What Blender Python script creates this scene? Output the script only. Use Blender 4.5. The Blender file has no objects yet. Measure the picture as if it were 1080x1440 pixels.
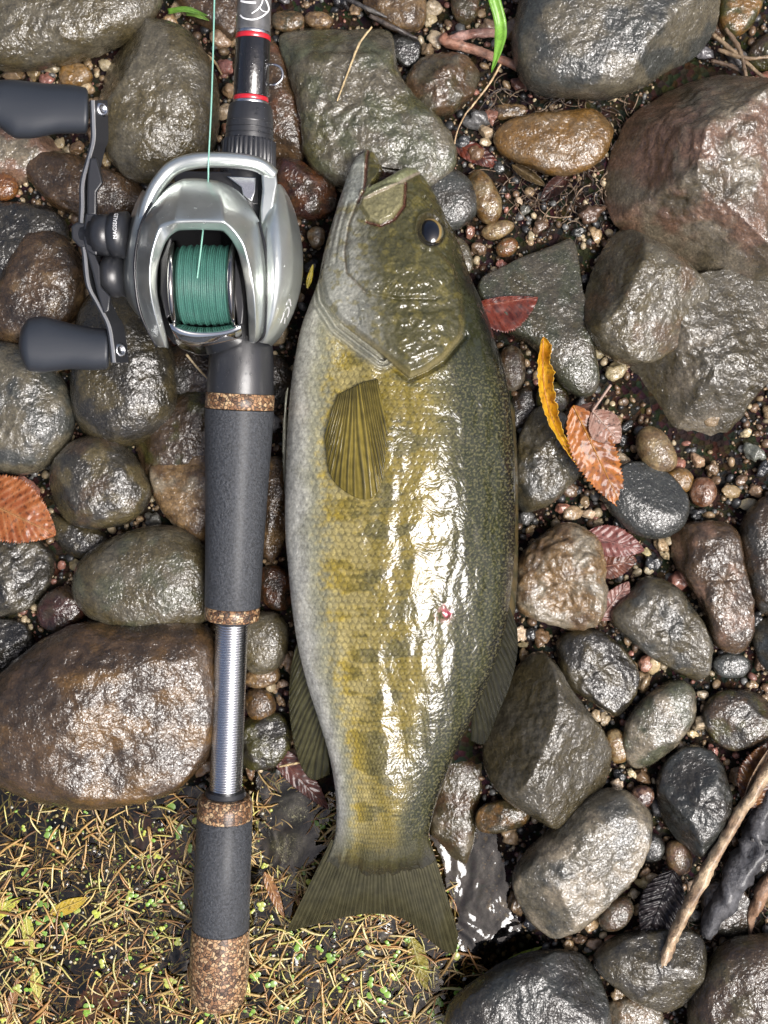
import bpy, bmesh, math, random
import numpy as np
from mathutils import Vector, Matrix
random.seed(11)
RNG = np.random.default_rng(11)
scene = bpy.context.scene
COL = scene.collection

# ------------------------------------------------------------------ camera, sky, sun, exposure
CAM_H = 0.55                 # camera height above the gravel, metres
PX = 0.33e-3                 # metres per photograph pixel on the z = 0 plane
cam_data = bpy.data.cameras.new("camera")
cam = bpy.data.objects.new("camera", cam_data)
COL.objects.link(cam)
cam.location = (0, 0, CAM_H)
cam.rotation_euler = (0, 0, 0)
cam_data.sensor_fit = 'VERTICAL'
cam_data.angle_y = 2 * math.atan(720 * PX / CAM_H)
cam_data.clip_start = 0.01
cam_data.clip_end = 200
scene.camera = cam

SUN_DIR = Vector((0.41, -0.27, 0.87)).normalized()
world = bpy.data.worlds.new("World")
scene.world = world
world.use_nodes = True
wn = world.node_tree
sky = wn.nodes.new("ShaderNodeTexSky")
sky.sky_type = 'NISHITA'
sky.sun_disc = False
sky.sun_elevation = math.asin(SUN_DIR.z)
sky.sun_rotation = math.atan2(SUN_DIR.x, SUN_DIR.y)
sky.dust_density = 6.0
sky.air_density = 0.5
sky.ozone_density = 0.5
wn.links.new(sky.outputs[0], wn.nodes["Background"].inputs[0])
wn.nodes["Background"].inputs[1].default_value = 0.065
sun_data = bpy.data.lights.new("sun", 'SUN')
sun_data.energy = 1.5
sun_data.angle = math.radians(30)
sun_data.color = (1.0, 0.99, 0.975)
sun = bpy.data.objects.new("sun", sun_data)
sun.rotation_euler = SUN_DIR.to_track_quat('Z', 'Y').to_euler()
sun.location = (1, 0, 2)
COL.objects.link(sun)
scene.view_settings.view_transform = 'Standard'
scene.view_settings.look = 'None'
scene.view_settings.exposure = 1.5
scene.view_settings.gamma = 1.0

# ------------------------------------------------------------------ helpers
def P(px, py, z=0.0):
    """Photograph position of a point at height z (metres) -> world."""
    k = PX * (CAM_H - z) / CAM_H
    return ((px - 540) * k, (720 - py) * k, z)

def PA(px, py, z):
    px = np.asarray(px, float); py = np.asarray(py, float); z = np.asarray(z, float) + 0 * px
    k = PX * (CAM_H - z) / CAM_H
    return np.stack([(px - 540) * k, (720 - py) * k, z], -1)

_G = np.array([(1,1,0),(-1,1,0),(1,-1,0),(-1,-1,0),(1,0,1),(-1,0,1),(1,0,-1),(-1,0,-1),
               (0,1,1),(0,-1,1),(0,1,-1),(0,-1,-1),(1,1,0),(-1,1,0),(0,-1,1),(0,-1,-1)], float)
def perlin(p, seed=0):
    p = np.asarray(p, float)
    i = np.floor(p).astype(np.int64); f = p - i
    u = f * f * f * (f * (f * 6 - 15) + 10)
    out = np.zeros(p.shape[:-1])
    for dx in (0, 1):
        for dy in (0, 1):
            for dz in (0, 1):
                h = ((i[..., 0] + dx) * 374761393 + (i[..., 1] + dy) * 668265263 +
                     (i[..., 2] + dz) * 1274126177 + seed * 974634777) & 0xffffffff
                h = ((h ^ (h >> 13)) * 1103515245) & 0xffffffff
                h = (h ^ (h >> 16)) & 15
                g = _G[h]
                w = ((u[..., 0] if dx else 1 - u[..., 0]) * (u[..., 1] if dy else 1 - u[..., 1]) *
                     (u[..., 2] if dz else 1 - u[..., 2]))
                out += w * (g[..., 0] * (f[..., 0] - dx) + g[..., 1] * (f[..., 1] - dy) + g[..., 2] * (f[..., 2] - dz))
    return out

def fbm(p, seed=0, octv=4, lac=2.05, gain=0.5):
    a = 1.0; s = 0; q = np.asarray(p, float)
    for o in range(octv):
        s = s + a * perlin(q, seed + o * 17); q = q * lac; a *= gain
    return s

def sstep(a, b, x):
    t = np.clip((x - a) / (b - a), 0, 1)
    return t * t * (3 - 2 * t)

def seg_dist(x, y, poly, closed=True):
    """unsigned distance of points to a polyline (pixels)"""
    x = np.asarray(x, float); y = np.asarray(y, float)
    d = np.full(x.shape, 1e18)
    n = len(poly)
    for i in range(n if closed else n - 1):
        ax, ay = poly[i]; bx, by = poly[(i + 1) % n]
        vx, vy = bx - ax, by - ay
        L = vx * vx + vy * vy + 1e-12
        t = np.clip(((x - ax) * vx + (y - ay) * vy) / L, 0, 1)
        d = np.minimum(d, (x - ax - t * vx) ** 2 + (y - ay - t * vy) ** 2)
    return np.sqrt(d)

def inside(x, y, poly):
    x = np.asarray(x, float); y = np.asarray(y, float)
    r = np.zeros(x.shape, bool)
    n = len(poly)
    for i in range(n):
        ax, ay = poly[i]; bx, by = poly[(i + 1) % n]
        if ay == by: continue
        c = ((ay > y) != (by > y)) & (x < (bx - ax) * (y - ay) / (by - ay) + ax)
        r ^= c
    return r

def sdist(x, y, poly):
    """positive inside"""
    d = seg_dist(x, y, poly)
    return np.where(inside(x, y, poly), d, -d)

def chaikin(pts, it=2):
    p = np.array(pts, float)
    for _ in range(it):
        q = np.roll(p, -1, 0)
        p = np.stack([0.78 * p + 0.22 * q, 0.22 * p + 0.78 * q], 1).reshape(-1, 2)
    return p

def catmull(pts, n=8, closed=False):
    p = np.array(pts, float)
    if closed: e = np.vstack([p[-1], p, p[0], p[1]])
    else: e = np.vstack([2 * p[0] - p[1], p, 2 * p[-1] - p[-2]])
    out = []
    for i in range(1, len(e) - 2):
        a, b, c, d = e[i - 1], e[i], e[i + 1], e[i + 2]
        for k in range(n):
            t = k / n
            out.append(0.5 * (2 * b + (c - a) * t + (2 * a - 5 * b + 4 * c - d) * t * t + (3 * b - a - 3 * c + d) * t ** 3))
    if not closed: out.append(p[-1])
    return np.array(out)

def mesh_from(name, verts, faces, smooth=True, col=None, attrs=None):
    """faces: (n,4) or (n,3) int array, or a list of tuples"""
    me = bpy.data.meshes.new(name)
    verts = np.asarray(verts, np.float32)
    if isinstance(faces, np.ndarray):
        k = faces.shape[1]
        me.vertices.add(len(verts)); me.vertices.foreach_set("co", verts.ravel())
        me.loops.add(faces.size); me.loops.foreach_set("vertex_index", faces.astype(np.int32).ravel())
        me.polygons.add(len(faces))
        me.polygons.foreach_set("loop_start", np.arange(0, faces.size, k, dtype=np.int32))
        me.update(calc_edges=True)
    else:
        me.from_pydata([tuple(map(float, v)) for v in verts], [], [tuple(map(int, f)) for f in faces])
    if smooth and len(me.polygons):
        me.polygons.foreach_set("use_smooth", np.ones(len(me.polygons), bool))
    if col is not None:
        a = me.color_attributes.new("Col", 'FLOAT_COLOR', 'POINT')
        c = np.ones((len(verts), 4), np.float32); c[:, :3] = np.clip(col, 0, 1)
        a.data.foreach_set("color", c.ravel())
    for k, v in (attrs or {}).items():
        a = me.attributes.new(k, 'FLOAT', 'POINT'); a.data.foreach_set("value", np.asarray(v, np.float32))
    me.validate()
    me.update()
    return me

def link(name, me, mat=None, parent=None, label=None, cat=None, group=None, kind=None):
    o = bpy.data.objects.new(name, me)
    COL.objects.link(o)
    if mat is not None and me is not None and not me.materials: me.materials.append(mat)
    if parent is not None: o.parent = parent
    if label: o["label"] = label
    if cat: o["category"] = cat
    if group: o["group"] = group
    if kind: o["kind"] = kind
    return o

def grid_faces(nr, nc, wrap=False):
    r = np.arange(nr - 1)[:, None]; c = np.arange(nc if wrap else nc - 1)[None, :]
    c2 = (c + 1) % nc
    return np.stack([r * nc + c, r * nc + c2, (r + 1) * nc + c2, (r + 1) * nc + c], -1).reshape(-1, 4)

def tube_mesh(name, pts, rad, seg=8, col=None, noise=0.0, seed=0, flat=1.0):
    """swept tube through 3-D points with a radius per point"""
    p = np.array(pts, float); n = len(p)
    rad = np.broadcast_to(np.asarray(rad, float), (n,)) if np.ndim(rad) == 0 or len(np.atleast_1d(rad)) == n else np.interp(np.linspace(0, 1, n), np.linspace(0, 1, len(rad)), rad)
    t = np.gradient(p, axis=0); t /= np.linalg.norm(t, axis=1)[:, None] + 1e-12
    up = np.array([0, 0, 1.0])
    a = np.cross(t, up); bad = np.linalg.norm(a, axis=1) < 1e-3
    a[bad] = np.array([1.0, 0, 0]); a /= np.linalg.norm(a, axis=1)[:, None]
    b = np.cross(a, t)
    th = np.linspace(0, 2 * np.pi, seg, endpoint=False)
    r = rad[:, None] * np.ones(seg)
    if noise:
        q = p[:, None, :] / (rad.mean() * 2.5) + np.stack([np.cos(th), np.sin(th), 0 * th], -1)[None] * 0.9
        r = r * (1 + noise * fbm(q, seed, 3))
    v = p[:, None, :] + r[..., None] * (np.cos(th)[None, :, None] * a[:, None, :] + flat * np.sin(th)[None, :, None] * b[:, None, :])
    V = v.reshape(-1, 3)
    F = grid_faces(n, seg, True)
    V = np.vstack([V, p[0], p[-1]])
    i0 = n * seg; i1 = i0 + 1
    caps = [(i0, k, k, (k + 1) % seg) for k in range(seg)]
    faces = [tuple(f) for f in F]
    faces += [((k + 1) % seg, k, i0) for k in range(seg)]
    faces += [((n - 1) * seg + k, (n - 1) * seg + (k + 1) % seg, i1) for k in range(seg)]
    c = None
    if col is not None:
        c = col(V) if callable(col) else np.tile(np.array(col), (len(V), 1))
    return mesh_from(name, V, faces, True, c)

def lathe_mesh(name, origin, axis, prof, seg=48, smooth=True, flute=None, ref=(0, 0, 1)):
    """prof: list of (distance along axis, radius); flute(theta, i) -> radius factor"""
    o = np.array(origin, float); ax = np.array(axis, float); ax /= np.linalg.norm(ax)
    a = np.cross(ax, np.array(ref, float)); a /= np.linalg.norm(a); b = np.cross(a, ax)
    th = np.linspace(0, 2 * np.pi, seg, endpoint=False)
    V = []
    for i, (d, r) in enumerate(prof):
        rr = r * (flute(th, i) if flute else 1.0) * np.ones(seg)
        V.append(o + ax * d + rr[:, None] * (np.cos(th)[:, None] * a + np.sin(th)[:, None] * b))
    V = np.vstack(V)
    return mesh_from(name, V, grid_faces(len(prof), seg, True)[:, ::-1].copy(), smooth)

def sharp(me, ang=35):
    me.set_sharp_from_angle(angle=math.radians(ang))
    return me

# ------------------------------------------------------------------ materials
def nodes_of(mat):
    mat.use_nodes = True
    nt = mat.node_tree
    return nt, nt.nodes["Principled BSDF"]

def setp(b, **k):
    for n, v in k.items():
        b.inputs[n.replace("_", " ")].default_value = v

def N(nt, typ, **k):
    n = nt.nodes.new(typ)
    for a, v in k.items(): setattr(n, a, v)
    return n

def noise(nt, vec, scale, detail=4, rough=0.55, dist=0.0):
    n = N(nt, "ShaderNodeTexNoise"); n.inputs["Scale"].default_value = scale
    n.inputs["Detail"].default_value = detail; n.inputs["Roughness"].default_value = rough
    n.inputs["Distortion"].default_value = dist
    if vec is not None: nt.links.new(vec, n.inputs["Vector"])
    return n

def ramp(nt, fac, stops):
    r = N(nt, "ShaderNodeValToRGB")
    e = r.color_ramp.elements
    while len(e) < len(stops): e.new(0.5)
    for q, (pos, c) in zip(e, stops):
        q.position = pos; q.color = (c, c, c, 1) if not isinstance(c, tuple) else (*c, 1)
    nt.links.new(fac, r.inputs[0])
    return r

def mixc(nt, a, b, fac, mode='MIX'):
    m = N(nt, "ShaderNodeMix", data_type='RGBA', blend_type=mode)
    for sock, v in ((6, a), (7, b), (0, fac)):
        if isinstance(v, (int, float)): m.inputs[sock].default_value = v
        elif isinstance(v, tuple): m.inputs[sock].default_value = (*v, 1)
        else: nt.links.new(v, m.inputs[sock])
    return m.outputs[2]

def bump(nt, h, dist, strength=1.0, normal=None):
    b = N(nt, "ShaderNodeBump"); b.inputs["Distance"].default_value = dist
    b.inputs["Strength"].default_value = strength
    nt.links.new(h, b.inputs["Height"])
    if normal is not None: nt.links.new(normal, b.inputs["Normal"])
    return b.outputs[0]

def mat_stone(name, use_obj_color=False, coat=1.0, coat_rough=0.03, grain=1.0):
    m = bpy.data.materials.new(name); nt, b = nodes_of(m)
    tc = N(nt, "ShaderNodeNewGeometry").outputs["Position"]
    if use_obj_color: base = N(nt, "ShaderNodeObjectInfo").outputs["Color"]
    else: base = N(nt, "ShaderNodeVertexColor", layer_name="Col").outputs[0]
    n1 = noise(nt, tc, 900, 3, 0.65)
    n2 = noise(nt, tc, 230, 4, 0.6)
    n3 = noise(nt, tc, 70, 3, 0.5)
    g = ramp(nt, n1.outputs[0], [(0.25, 0.52), (0.5, 1.0), (0.75, 1.7)])
    c = mixc(nt, base, g.outputs[0], 0.85 * grain, 'MULTIPLY')
    g2 = ramp(nt, n2.outputs[0], [(0.3, 0.6), (0.5, 1.0), (0.72, 1.45)])
    c = mixc(nt, c, g2.outputs[0], 0.8 * grain, 'MULTIPLY')
    # small pale mineral flecks
    sp = N(nt, "ShaderNodeTexVoronoi"); sp.inputs["Scale"].default_value = 420; nt.links.new(tc, sp.inputs["Vector"])
    fl = ramp(nt, sp.outputs["Distance"], [(0.0, 1.0), (0.16, 0.0)])
    fm = N(nt, "ShaderNodeMath", operation='MULTIPLY'); nt.links.new(fl.outputs[0], fm.inputs[0])
    r3 = ramp(nt, n3.outputs[0], [(0.5, 0.0), (0.68, 0.45)]); nt.links.new(r3.outputs[0], fm.inputs[1])
    c = mixc(nt, c, (0.42, 0.38, 0.30), fm.outputs[0])
    nt.links.new(c, b.inputs["Base Color"])
    setp(b, Roughness=0.6, Specular_IOR_Level=0.15, Coat_Weight=coat, Coat_Roughness=coat_rough, Coat_IOR=1.62)
    n4 = noise(nt, tc, 330, 4, 0.62, 0.6)
    n5 = noise(nt, tc, 1100, 3, 0.6)
    bb = bump(nt, n4.outputs[0], 0.0009, 0.8)
    bb = bump(nt, n5.outputs[0], 0.00035, 0.8, bb)
    nt.links.new(bb, b.inputs["Normal"])
    n6 = noise(nt, tc, 210, 1, 0.5, 0.8)
    n7 = noise(nt, tc, 760, 2, 0.55, 0.7)
    cb = bump(nt, n6.outputs[0], 0.0008, 0.8)
    cb = bump(nt, n7.outputs[0], 0.0005, 1.0, cb)
    nt.links.new(cb, b.inputs["Coat Normal"])
    return m

def mat_simple(name, color, rough=0.5, metal=0.0, coat=0.0, spec=0.5, bumps=None, vary=None, attr=False, coat_rough=0.05, obj=False):
    m = bpy.data.materials.new(name); nt, b = nodes_of(m)
    tc = N(nt, "ShaderNodeNewGeometry").outputs["Position"]
    setp(b, Roughness=rough, Metallic=metal, Coat_Weight=coat, Specular_IOR_Level=spec, Coat_Roughness=coat_rough)
    if attr: base = N(nt, "ShaderNodeVertexColor", layer_name="Col").outputs[0]
    elif obj: base = N(nt, "ShaderNodeObjectInfo").outputs["Color"]
    else:
        rgb = N(nt, "ShaderNodeRGB"); rgb.outputs[0].default_value = (*color, 1); base = rgb.outputs[0]
    if vary:
        sc, lo, hi = vary
        n = noise(nt, tc, sc, 4, 0.6)
        r = ramp(nt, n.outputs[0], [(0.3, lo), (0.7, hi)])
        base = mixc(nt, base, r.outputs[0], 1.0, 'MULTIPLY')
    nt.links.new(base, b.inputs["Base Color"])
    if bumps:
        nrm = None
        for sc, d in bumps:
            n = noise(nt, tc, sc, 3, 0.6); nrm = bump(nt, n.outputs[0], d, 1.0, nrm)
        nt.links.new(nrm, b.inputs["Normal"])
    return m

M_STONE = mat_stone("wet_stone")
M_PEBBLE = mat_stone("wet_pebble", use_obj_color=True, grain=0.8)
M_GRAIN = mat_simple("wet_grit", (0.1, 0.08, 0.05), 0.5, coat=0.5, attr=True, vary=(700, 0.6, 1.4), bumps=[(900, 0.0003)])
# ------------------------------------------------------------------ ground and water
WATER_Z = 0.0
WATER_POLY = [(-60000, 1092), (0, 1100), (290, 1105), (340, 1080), (395, 1085), (450, 1110), (520, 1130), (600, 1150), (640, 1080),
              (690, 1140), (705, 1200), (722, 1290), (765, 1335), (690, 1362), (650, 1410), (660, 1600), (660, 60000), (-60000, 60000)]
def ground_z(x, y):
    """world x, y -> height of the gravel bed"""
    px = np.asarray(x) / PX + 540; py = 720 - np.asarray(y) / PX
    d = sdist(px, py, WATER_POLY)
    z = np.where(d > 0, -0.011 * sstep(-10, 30, d), 0.003 + 0.004 * sstep(0, 120, -d))
    q = np.stack([np.asarray(x), np.asarray(y), 0 * np.asarray(x)], -1)
    z = z + 0.0035 * fbm(q * 28, 3, 4) + 0.0012 * fbm(q * 190, 9, 2)
    z = z - 0.004 * sstep(0, 40, d) 
    return z

ax_f = np.arange(-0.36, 0.3601, 0.003)
ax_o = 0.36 * (40 / 0.36) ** (np.arange(1, 25) / 24.0)
ax = np.concatenate([-ax_o[::-1], ax_f, ax_o])
gx, gy = np.meshgrid(ax, ax)
gz = ground_z(gx, gy)
M_GROUND = bpy.data.materials.new("wet_mud_and_grit")
nt, b = nodes_of(M_GROUND)
tc = N(nt, "ShaderNodeNewGeometry").outputs["Position"]
n1 = noise(nt, tc, 60, 5, 0.6); n2 = noise(nt, tc, 480, 4, 0.7)
c1 = ramp(nt, n1.outputs[0], [(0.3, (0.008, 0.006, 0.005)), (0.55, (0.02, 0.015, 0.010)), (0.75, (0.036, 0.026, 0.014))])
v = N(nt, "ShaderNodeTexVoronoi"); v.inputs["Scale"].default_value = 360; nt.links.new(tc, v.inputs["Vector"])
cc = mixc(nt, c1.outputs[0], v.outputs["Color"], 0.5, 'SOFT_LIGHT')
nt.links.new(cc, b.inputs["Base Color"])
setp(b, Roughness=0.85, Specular_IOR_Level=0.12, Coat_Weight=0.0)
nr = bump(nt, v.outputs["Distance"], 0.002, 0.9); nr = bump(nt, n2.outputs[0], 0.002, 0.9, nr)
nt.links.new(nr, b.inputs["Normal"])
link("ground", mesh_from("ground", np.stack([gx, gy, gz], -1).reshape(-1, 3), grid_faces(len(ax), len(ax))), M_GROUND, kind="structure")

# water: one thin rippled sheet over the low ground, the bank rises through it
M_WATER = bpy.data.materials.new("clear_shallow_water")
M_WATER.use_nodes = True
nt = M_WATER.node_tree; nt.nodes.clear()
out = N(nt, "ShaderNodeOutputMaterial")
tr = N(nt, "ShaderNodeBsdfTransparent"); tr.inputs[0].default_value = (0.62, 0.60, 0.46, 1)
gl = N(nt, "ShaderNodeBsdfGlossy"); gl.inputs["Roughness"].default_value = 0.02
fr = N(nt, "ShaderNodeFresnel"); fr.inputs["IOR"].default_value = 1.6
tcw = N(nt, "ShaderNodeNewGeometry").outputs["Position"]
w1 = noise(nt, tcw, 38, 2, 0.5, 0.8); w2 = noise(nt, tcw, 150, 2, 0.5)
bn = bump(nt, w1.outputs[0], 0.0030, 0.8); bn = bump(nt, w2.outputs[0], 0.0003, 0.8, bn)
nt.links.new(bn, gl.inputs["Normal"]); nt.links.new(bn, fr.inputs["Normal"])
mx = N(nt, "ShaderNodeMixShader")
nt.links.new(fr.outputs[0], mx.inputs[0]); nt.links.new(tr.outputs[0], mx.inputs[1]); nt.links.new(gl.outputs[0], mx.inputs[2])
nt.links.new(mx.outputs[0], out.inputs[0])
wx = np.concatenate([-ax_o[::-1], np.linspace(-0.36, 0.12, 60)])
wy = np.concatenate([-ax_o[::-1], np.linspace(-0.36, -0.09, 36)])
gx2, gy2 = np.meshgrid(wx, wy)
link("water", mesh_from("water", np.stack([gx2, gy2, 0 * gx2 + WATER_Z], -1).reshape(-1, 3), grid_faces(len(wy), len(wx))), M_WATER, kind="structure")
# ------------------------------------------------------------------ stones
PAL = dict(olive=(.108, .094, .052), grey=(.138, .132, .108), dark=(.045, .044, .04), black=(.022, .022, .022), brown=(.13, .082, .045),
           tan=(.27, .185, .10), gold=(.26, .15, .045), slate=(.062, .072, .078), pale=(.30, .275, .235), pink=(.30, .19, .15),
           rust=(.17, .07, .028), moss=(.085, .085, .025), cream=(.42, .33, .19), maroon=(.07, .025, .018), green=(.10, .115, .08),
           orange=(.30, .13, .04), blue=(.10, .12, .14), umber=(.075, .05, .03))
STONE_SHORT = []
def short_label(s):
    out = []
    for w in s.replace(",", " ,").split():
        if w in (",", "with", "beside", "between", "below", "above", "under", "behind", "against", "at", "in", "by", "cut", "next", "tucked", "mostly", "squeezed", "wedged",
                 "standing", "hidden", "left", "right", "touching", "leaning", "embedded", "peeking", "half", "on", "lying", "beneath"): break
        out.append(w)
    return " ".join(out)
STONE_FOOT = []     # outlines, for keeping pebbles out of the stones
def stone(label, poly, hf=0.55, lift=0.0, e=0.72, fac=0, amp=0.05, c=("olive", "grey"), c3=None, planes=(), apex=(0, 0), name="stone",
          group=None, ang=False, seed=None, sink=0.3, cat="stone", foot=True, freq=1.6, mixs=2.0, low=0.6):
    seed = seed if seed is not None else len(STONE_FOOT) + 1
    rg = np.random.default_rng(seed * 7 + 5)
    p = np.array(poly, float)
    q = np.roll(p, -1, 0)
    cr = p[:, 0] * q[:, 1] - q[:, 0] * p[:, 1]
    A = cr.sum() / 2
    cx = ((p[:, 0] + q[:, 0]) * cr).sum() / (6 * A); cy = ((p[:, 1] + q[:, 1]) * cr).sum() / (6 * A)
    rad = math.sqrt(abs(A) / math.pi)
    if foot:
        STONE_FOOT.append((p, cx, cy)); STONE_SHORT.append(short_label(label))
    sm = chaikin(p, 1 if ang else 3)
    sm = np.array([cx, cy]) + (sm - [cx, cy]) * (1.03 if ang else 1.055)
    nth = int(np.clip(rad * 1.5, 40, 190)); nr = int(nth * 0.55)
    th = np.linspace(0, 2 * np.pi, nth, endpoint=False)
    dx, dy = np.cos(th), np.sin(th)
    R = np.zeros(nth)
    a = sm - [cx, cy]; b2 = np.roll(a, -1, 0)
    for (x0, y0), (x1, y1) in zip(a, b2):            # ray against each outline edge
        ex, ey = x1 - x0, y1 - y0
        den = dx * ey - dy * ex
        with np.errstate(divide='ignore', invalid='ignore'):
            t = (x0 * ey - y0 * ex) / den; s = (x0 * dy - y0 * dx) / den
        ok = (s >= -1e-6) & (s <= 1 + 1e-6) & (t > 0)
        R = np.where(ok, np.maximum(R, np.where(ok, t, 0)), R)
    R = np.where(R <= 0, rad, R)
    R = (np.roll(R, 1) + 2 * R + np.roll(R, -1)) / 4
    rm = rad * PX; h = hf * rm
    gz0 = float(ground_z(np.array([(cx - 540) * PX]), np.array([(720 - cy) * PX]))[0])
    zc = max(gz0, -0.012) + h * low * (1 - sink) + lift * 1e-3
    ph = np.linspace(0.0, np.pi, nr)
    rho = 0.7 * np.sin(ph) + 0.3 * np.minimum(ph, np.pi - ph) / (np.pi / 2)
    zz = np.sign(np.cos(ph)) * np.clip(1 - rho ** (2 / e), 0, 1) ** (e * 0.6)
    ff = np.fft.rfft(R); ff[3:] = 0
    Rs = np.fft.irfft(ff, nth)                        # soft outline for the crown, true outline at the rim
    w = (rho ** 2.2)[:, None]
    Re = Rs[None] * (1 - w) + R[None] * w
    U = rho[:, None] * dx[None] * Re; Vv = rho[:, None] * dy[None] * Re
    U = U + (1 - rho[:, None]) * apex[0] * rad; Vv = Vv + (1 - rho[:, None]) * apex[1] * rad
    zz = np.where(zz < 0, zz * low, zz)
    X = np.stack([U / rad, -Vv / rad, zz[:, None] * np.ones(nth) * hf], -1)      # in units of the stone's radius
    # flat broken faces: project what sticks out past a plane onto it
    pl = [(np.array(n, float) / np.linalg.norm(n), d) for n, d in planes]
    for _ in range(fac):
        azi = rg.uniform(0, 2 * np.pi); til = rg.uniform(0.15, 1.0)
        n = np.array([math.cos(azi) * math.sin(til), math.sin(azi) * math.sin(til), math.cos(til)])
        sup = (X.reshape(-1, 3) @ n).max()
        pl.append((n, sup * rg.uniform(0.72, 0.9)))
    for n, d in pl:
        ex = X @ n - d
        ex = np.where(ex > 0, ex, 0)
        X = X - ex[..., None] * n * 0.93
    # uneven surface, pushed along an approximate outward normal
    nn = X * np.array([1, 1, 1 / max(hf, 0.3)]); nn /= np.linalg.norm(nn, axis=-1)[..., None] + 1e-9
    fq = X * freq + rg.uniform(-50, 50, 3)
    d = amp * (1.1 * fbm(fq, seed, 3) + 0.45 * (0.5 - np.abs(fbm(fq * 2.3, seed + 50, 3))) * (1.6 if ang else 0.7) + 0.28 * fbm(fq * 7, seed + 90, 3))
    edge = 0.35 + 0.65 * np.abs(zz)[:, None] ** 0.7
    X = X + nn * (d * edge)[..., None]
    k = (CAM_H - zc) / CAM_H
    Vt = np.stack([((cx - 540) + X[..., 0] * rad) * PX * k, ((720 - cy) + X[..., 1] * rad) * PX * k, zc + X[..., 2] * rm * k], -1)
    # colour: two mineral tones in clouds and veins, an optional third as a stain
    c1, c2 = np.array(PAL[c[0]]), np.array(PAL[c[1]])
    m = sstep(-0.25, 0.3, fbm(X * mixs + rg.uniform(-20, 20, 3), seed + 7, 4))[..., None]
    colr = c1 * (1 - m) + c2 * m
    if c3:
        m3 = 0.8 * sstep(0.05, 0.5, fbm(X * mixs * 0.9 + rg.uniform(-20, 20, 3), seed + 23, 4))[..., None]
        colr = colr * (1 - m3) + np.array(PAL[c3]) * m3
    vein = np.abs(fbm(X * 2.2 + seed, seed + 31, 3))
    colr = colr * (1 - 0.3 * (vein < 0.02))[..., None] * (0.30 + 0.22 * rg.uniform()) * np.array([1.1, 1.0, .8])
    me = mesh_from(name, Vt.reshape(-1, 3), grid_faces(nr, nth, True), True, colr.reshape(-1, 3))
    o = link(name, me, M_STONE, label=label, cat=cat, group=group)
    return o

# --- left of the rod
stone("large olive boulder with a web of wet glints above a strip of gravel", [(-50,-40),(225,-30),(222,10),(195,42),(150,70),(90,88),(40,97),(-10,95),(-55,60)], .5, 2, .68, 0, .05, ("olive","grey"))
stone("big rounded dark olive cobble between reel handle and fishing line", [(146,120),(155,85),(180,55),(215,35),(258,42),(283,70),(297,95),(306,140),(303,190),(290,220),(250,247),(210,257),(178,245),(155,220),(143,170)], .6, 0, .72, 1, .05, ("olive","grey"))
stone("reddish brown long wet stone under the rod blank, beside its hook keeper ring", [(340,20),(375,50),(400,80),(425,150),(432,190),(425,225),(405,235),(372,215),(345,110)], .5, 0, .7, 2, .05, ("brown","umber"), c3="rust")
stone("broad flat grey green slab above the fish's open mouth", [(388,48),(430,38),(500,45),(540,38),(555,65),(560,110),(590,150),(625,180),(645,225),(620,262),(560,275),(480,265),(430,230),(425,160),(400,90)], .36, 1, .5, 2, .05, ("grey","green"), c3="moss", ang=True)
stone("dark knobbly brown stone behind the reel's handle arm", [(18,222),(50,214),(105,220),(150,240),(200,258),(200,290),(150,310),(110,305),(75,290),(45,255)], .5, 0, .7, 2, .07, ("umber","brown"))
stone("pale pinkish granite stone below the cropped black knob", [(-40,172),(30,180),(75,190),(92,212),(70,225),(50,240),(30,260),(0,262),(-40,250)], .4, 0, .6, 2, .06, ("pale","pink"))
stone("glossy orange brown pebble next to the pale pinkish granite", [(-14,262),(-8,246),(10,242),(26,256),(25,272),(10,283),(-8,280)], .7, 6, .8, 0, .03, ("orange","rust"), name="pebble", cat="pebble")
stone("black wet stone tucked behind the speckled brown stone by the handle", [(-40,292),(30,286),(70,293),(97,318),(92,360),(30,390),(-40,405)], .45, 0, .66, 2, .06, ("black","dark"))
stone("speckled warm brown rounded stone above the lower handle knob", [(-8,430),(10,380),(35,340),(60,322),(90,333),(115,368),(119,420),(100,452),(60,474),(25,485),(-8,475)], .62, 2, .74, 0, .06, ("brown","umber"), c3="tan")
stone("smooth slate grey cobble below the speckled brown stone", [(-50,490),(20,482),(70,512),(95,550),(103,590),(90,632),(50,662),(10,664),(-50,645)], .55, 1, .72, 0, .04, ("grey","slate"))
stone("dark olive egg shaped cobble under the reel's lower knob", [(112,450),(135,410),(165,400),(205,425),(235,470),(250,540),(246,580),(215,610),(180,627),(140,622),(110,592),(102,540),(106,490)], .6, 2, .74, 0, .04, ("olive","dark"))
stone("round dark cobble with rusty spots beside the orange serrated leaf", [(72,668),(83,640),(110,620),(140,614),(175,628),(200,660),(212,698),(190,730),(140,742),(100,736),(78,708)], .6, 4, .72, 1, .05, ("dark","olive"), c3="umber")
stone("dark brown stone mostly hidden behind the tan broken stone at the rod", [(190,620),(215,580),(255,556),(310,550),(340,600),(320,660),(260,670),(215,690)], .5, -2, .68, 3, .07, ("umber","moss"))
stone("tan and orange broken stone against the rod's foregrip", [(210,665),(225,636),(265,628),(300,630),(330,690),(320,770),(288,775),(250,742),(225,712)], .5, 1, .6, 3, .06, ("tan","brown"), c3="pale", ang=True)
stone("brown wet stone squeezed between foregrip and fish belly", [(362,650),(402,640),(409,700),(398,775),(372,795),(355,720)], .6, 0, .66, 2, .06, ("brown","umber"), c3="tan")
stone("smooth greenish grey loaf shaped cobble below the round dark cobble, against the foregrip", [(108,812),(120,785),(155,760),(210,740),(255,744),(290,772),(304,820),(298,868),(250,886),(210,893),(165,887),(125,862),(108,838)], .58, 5, .72, 0, .03, ("olive","grey"), c3="green")
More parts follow.
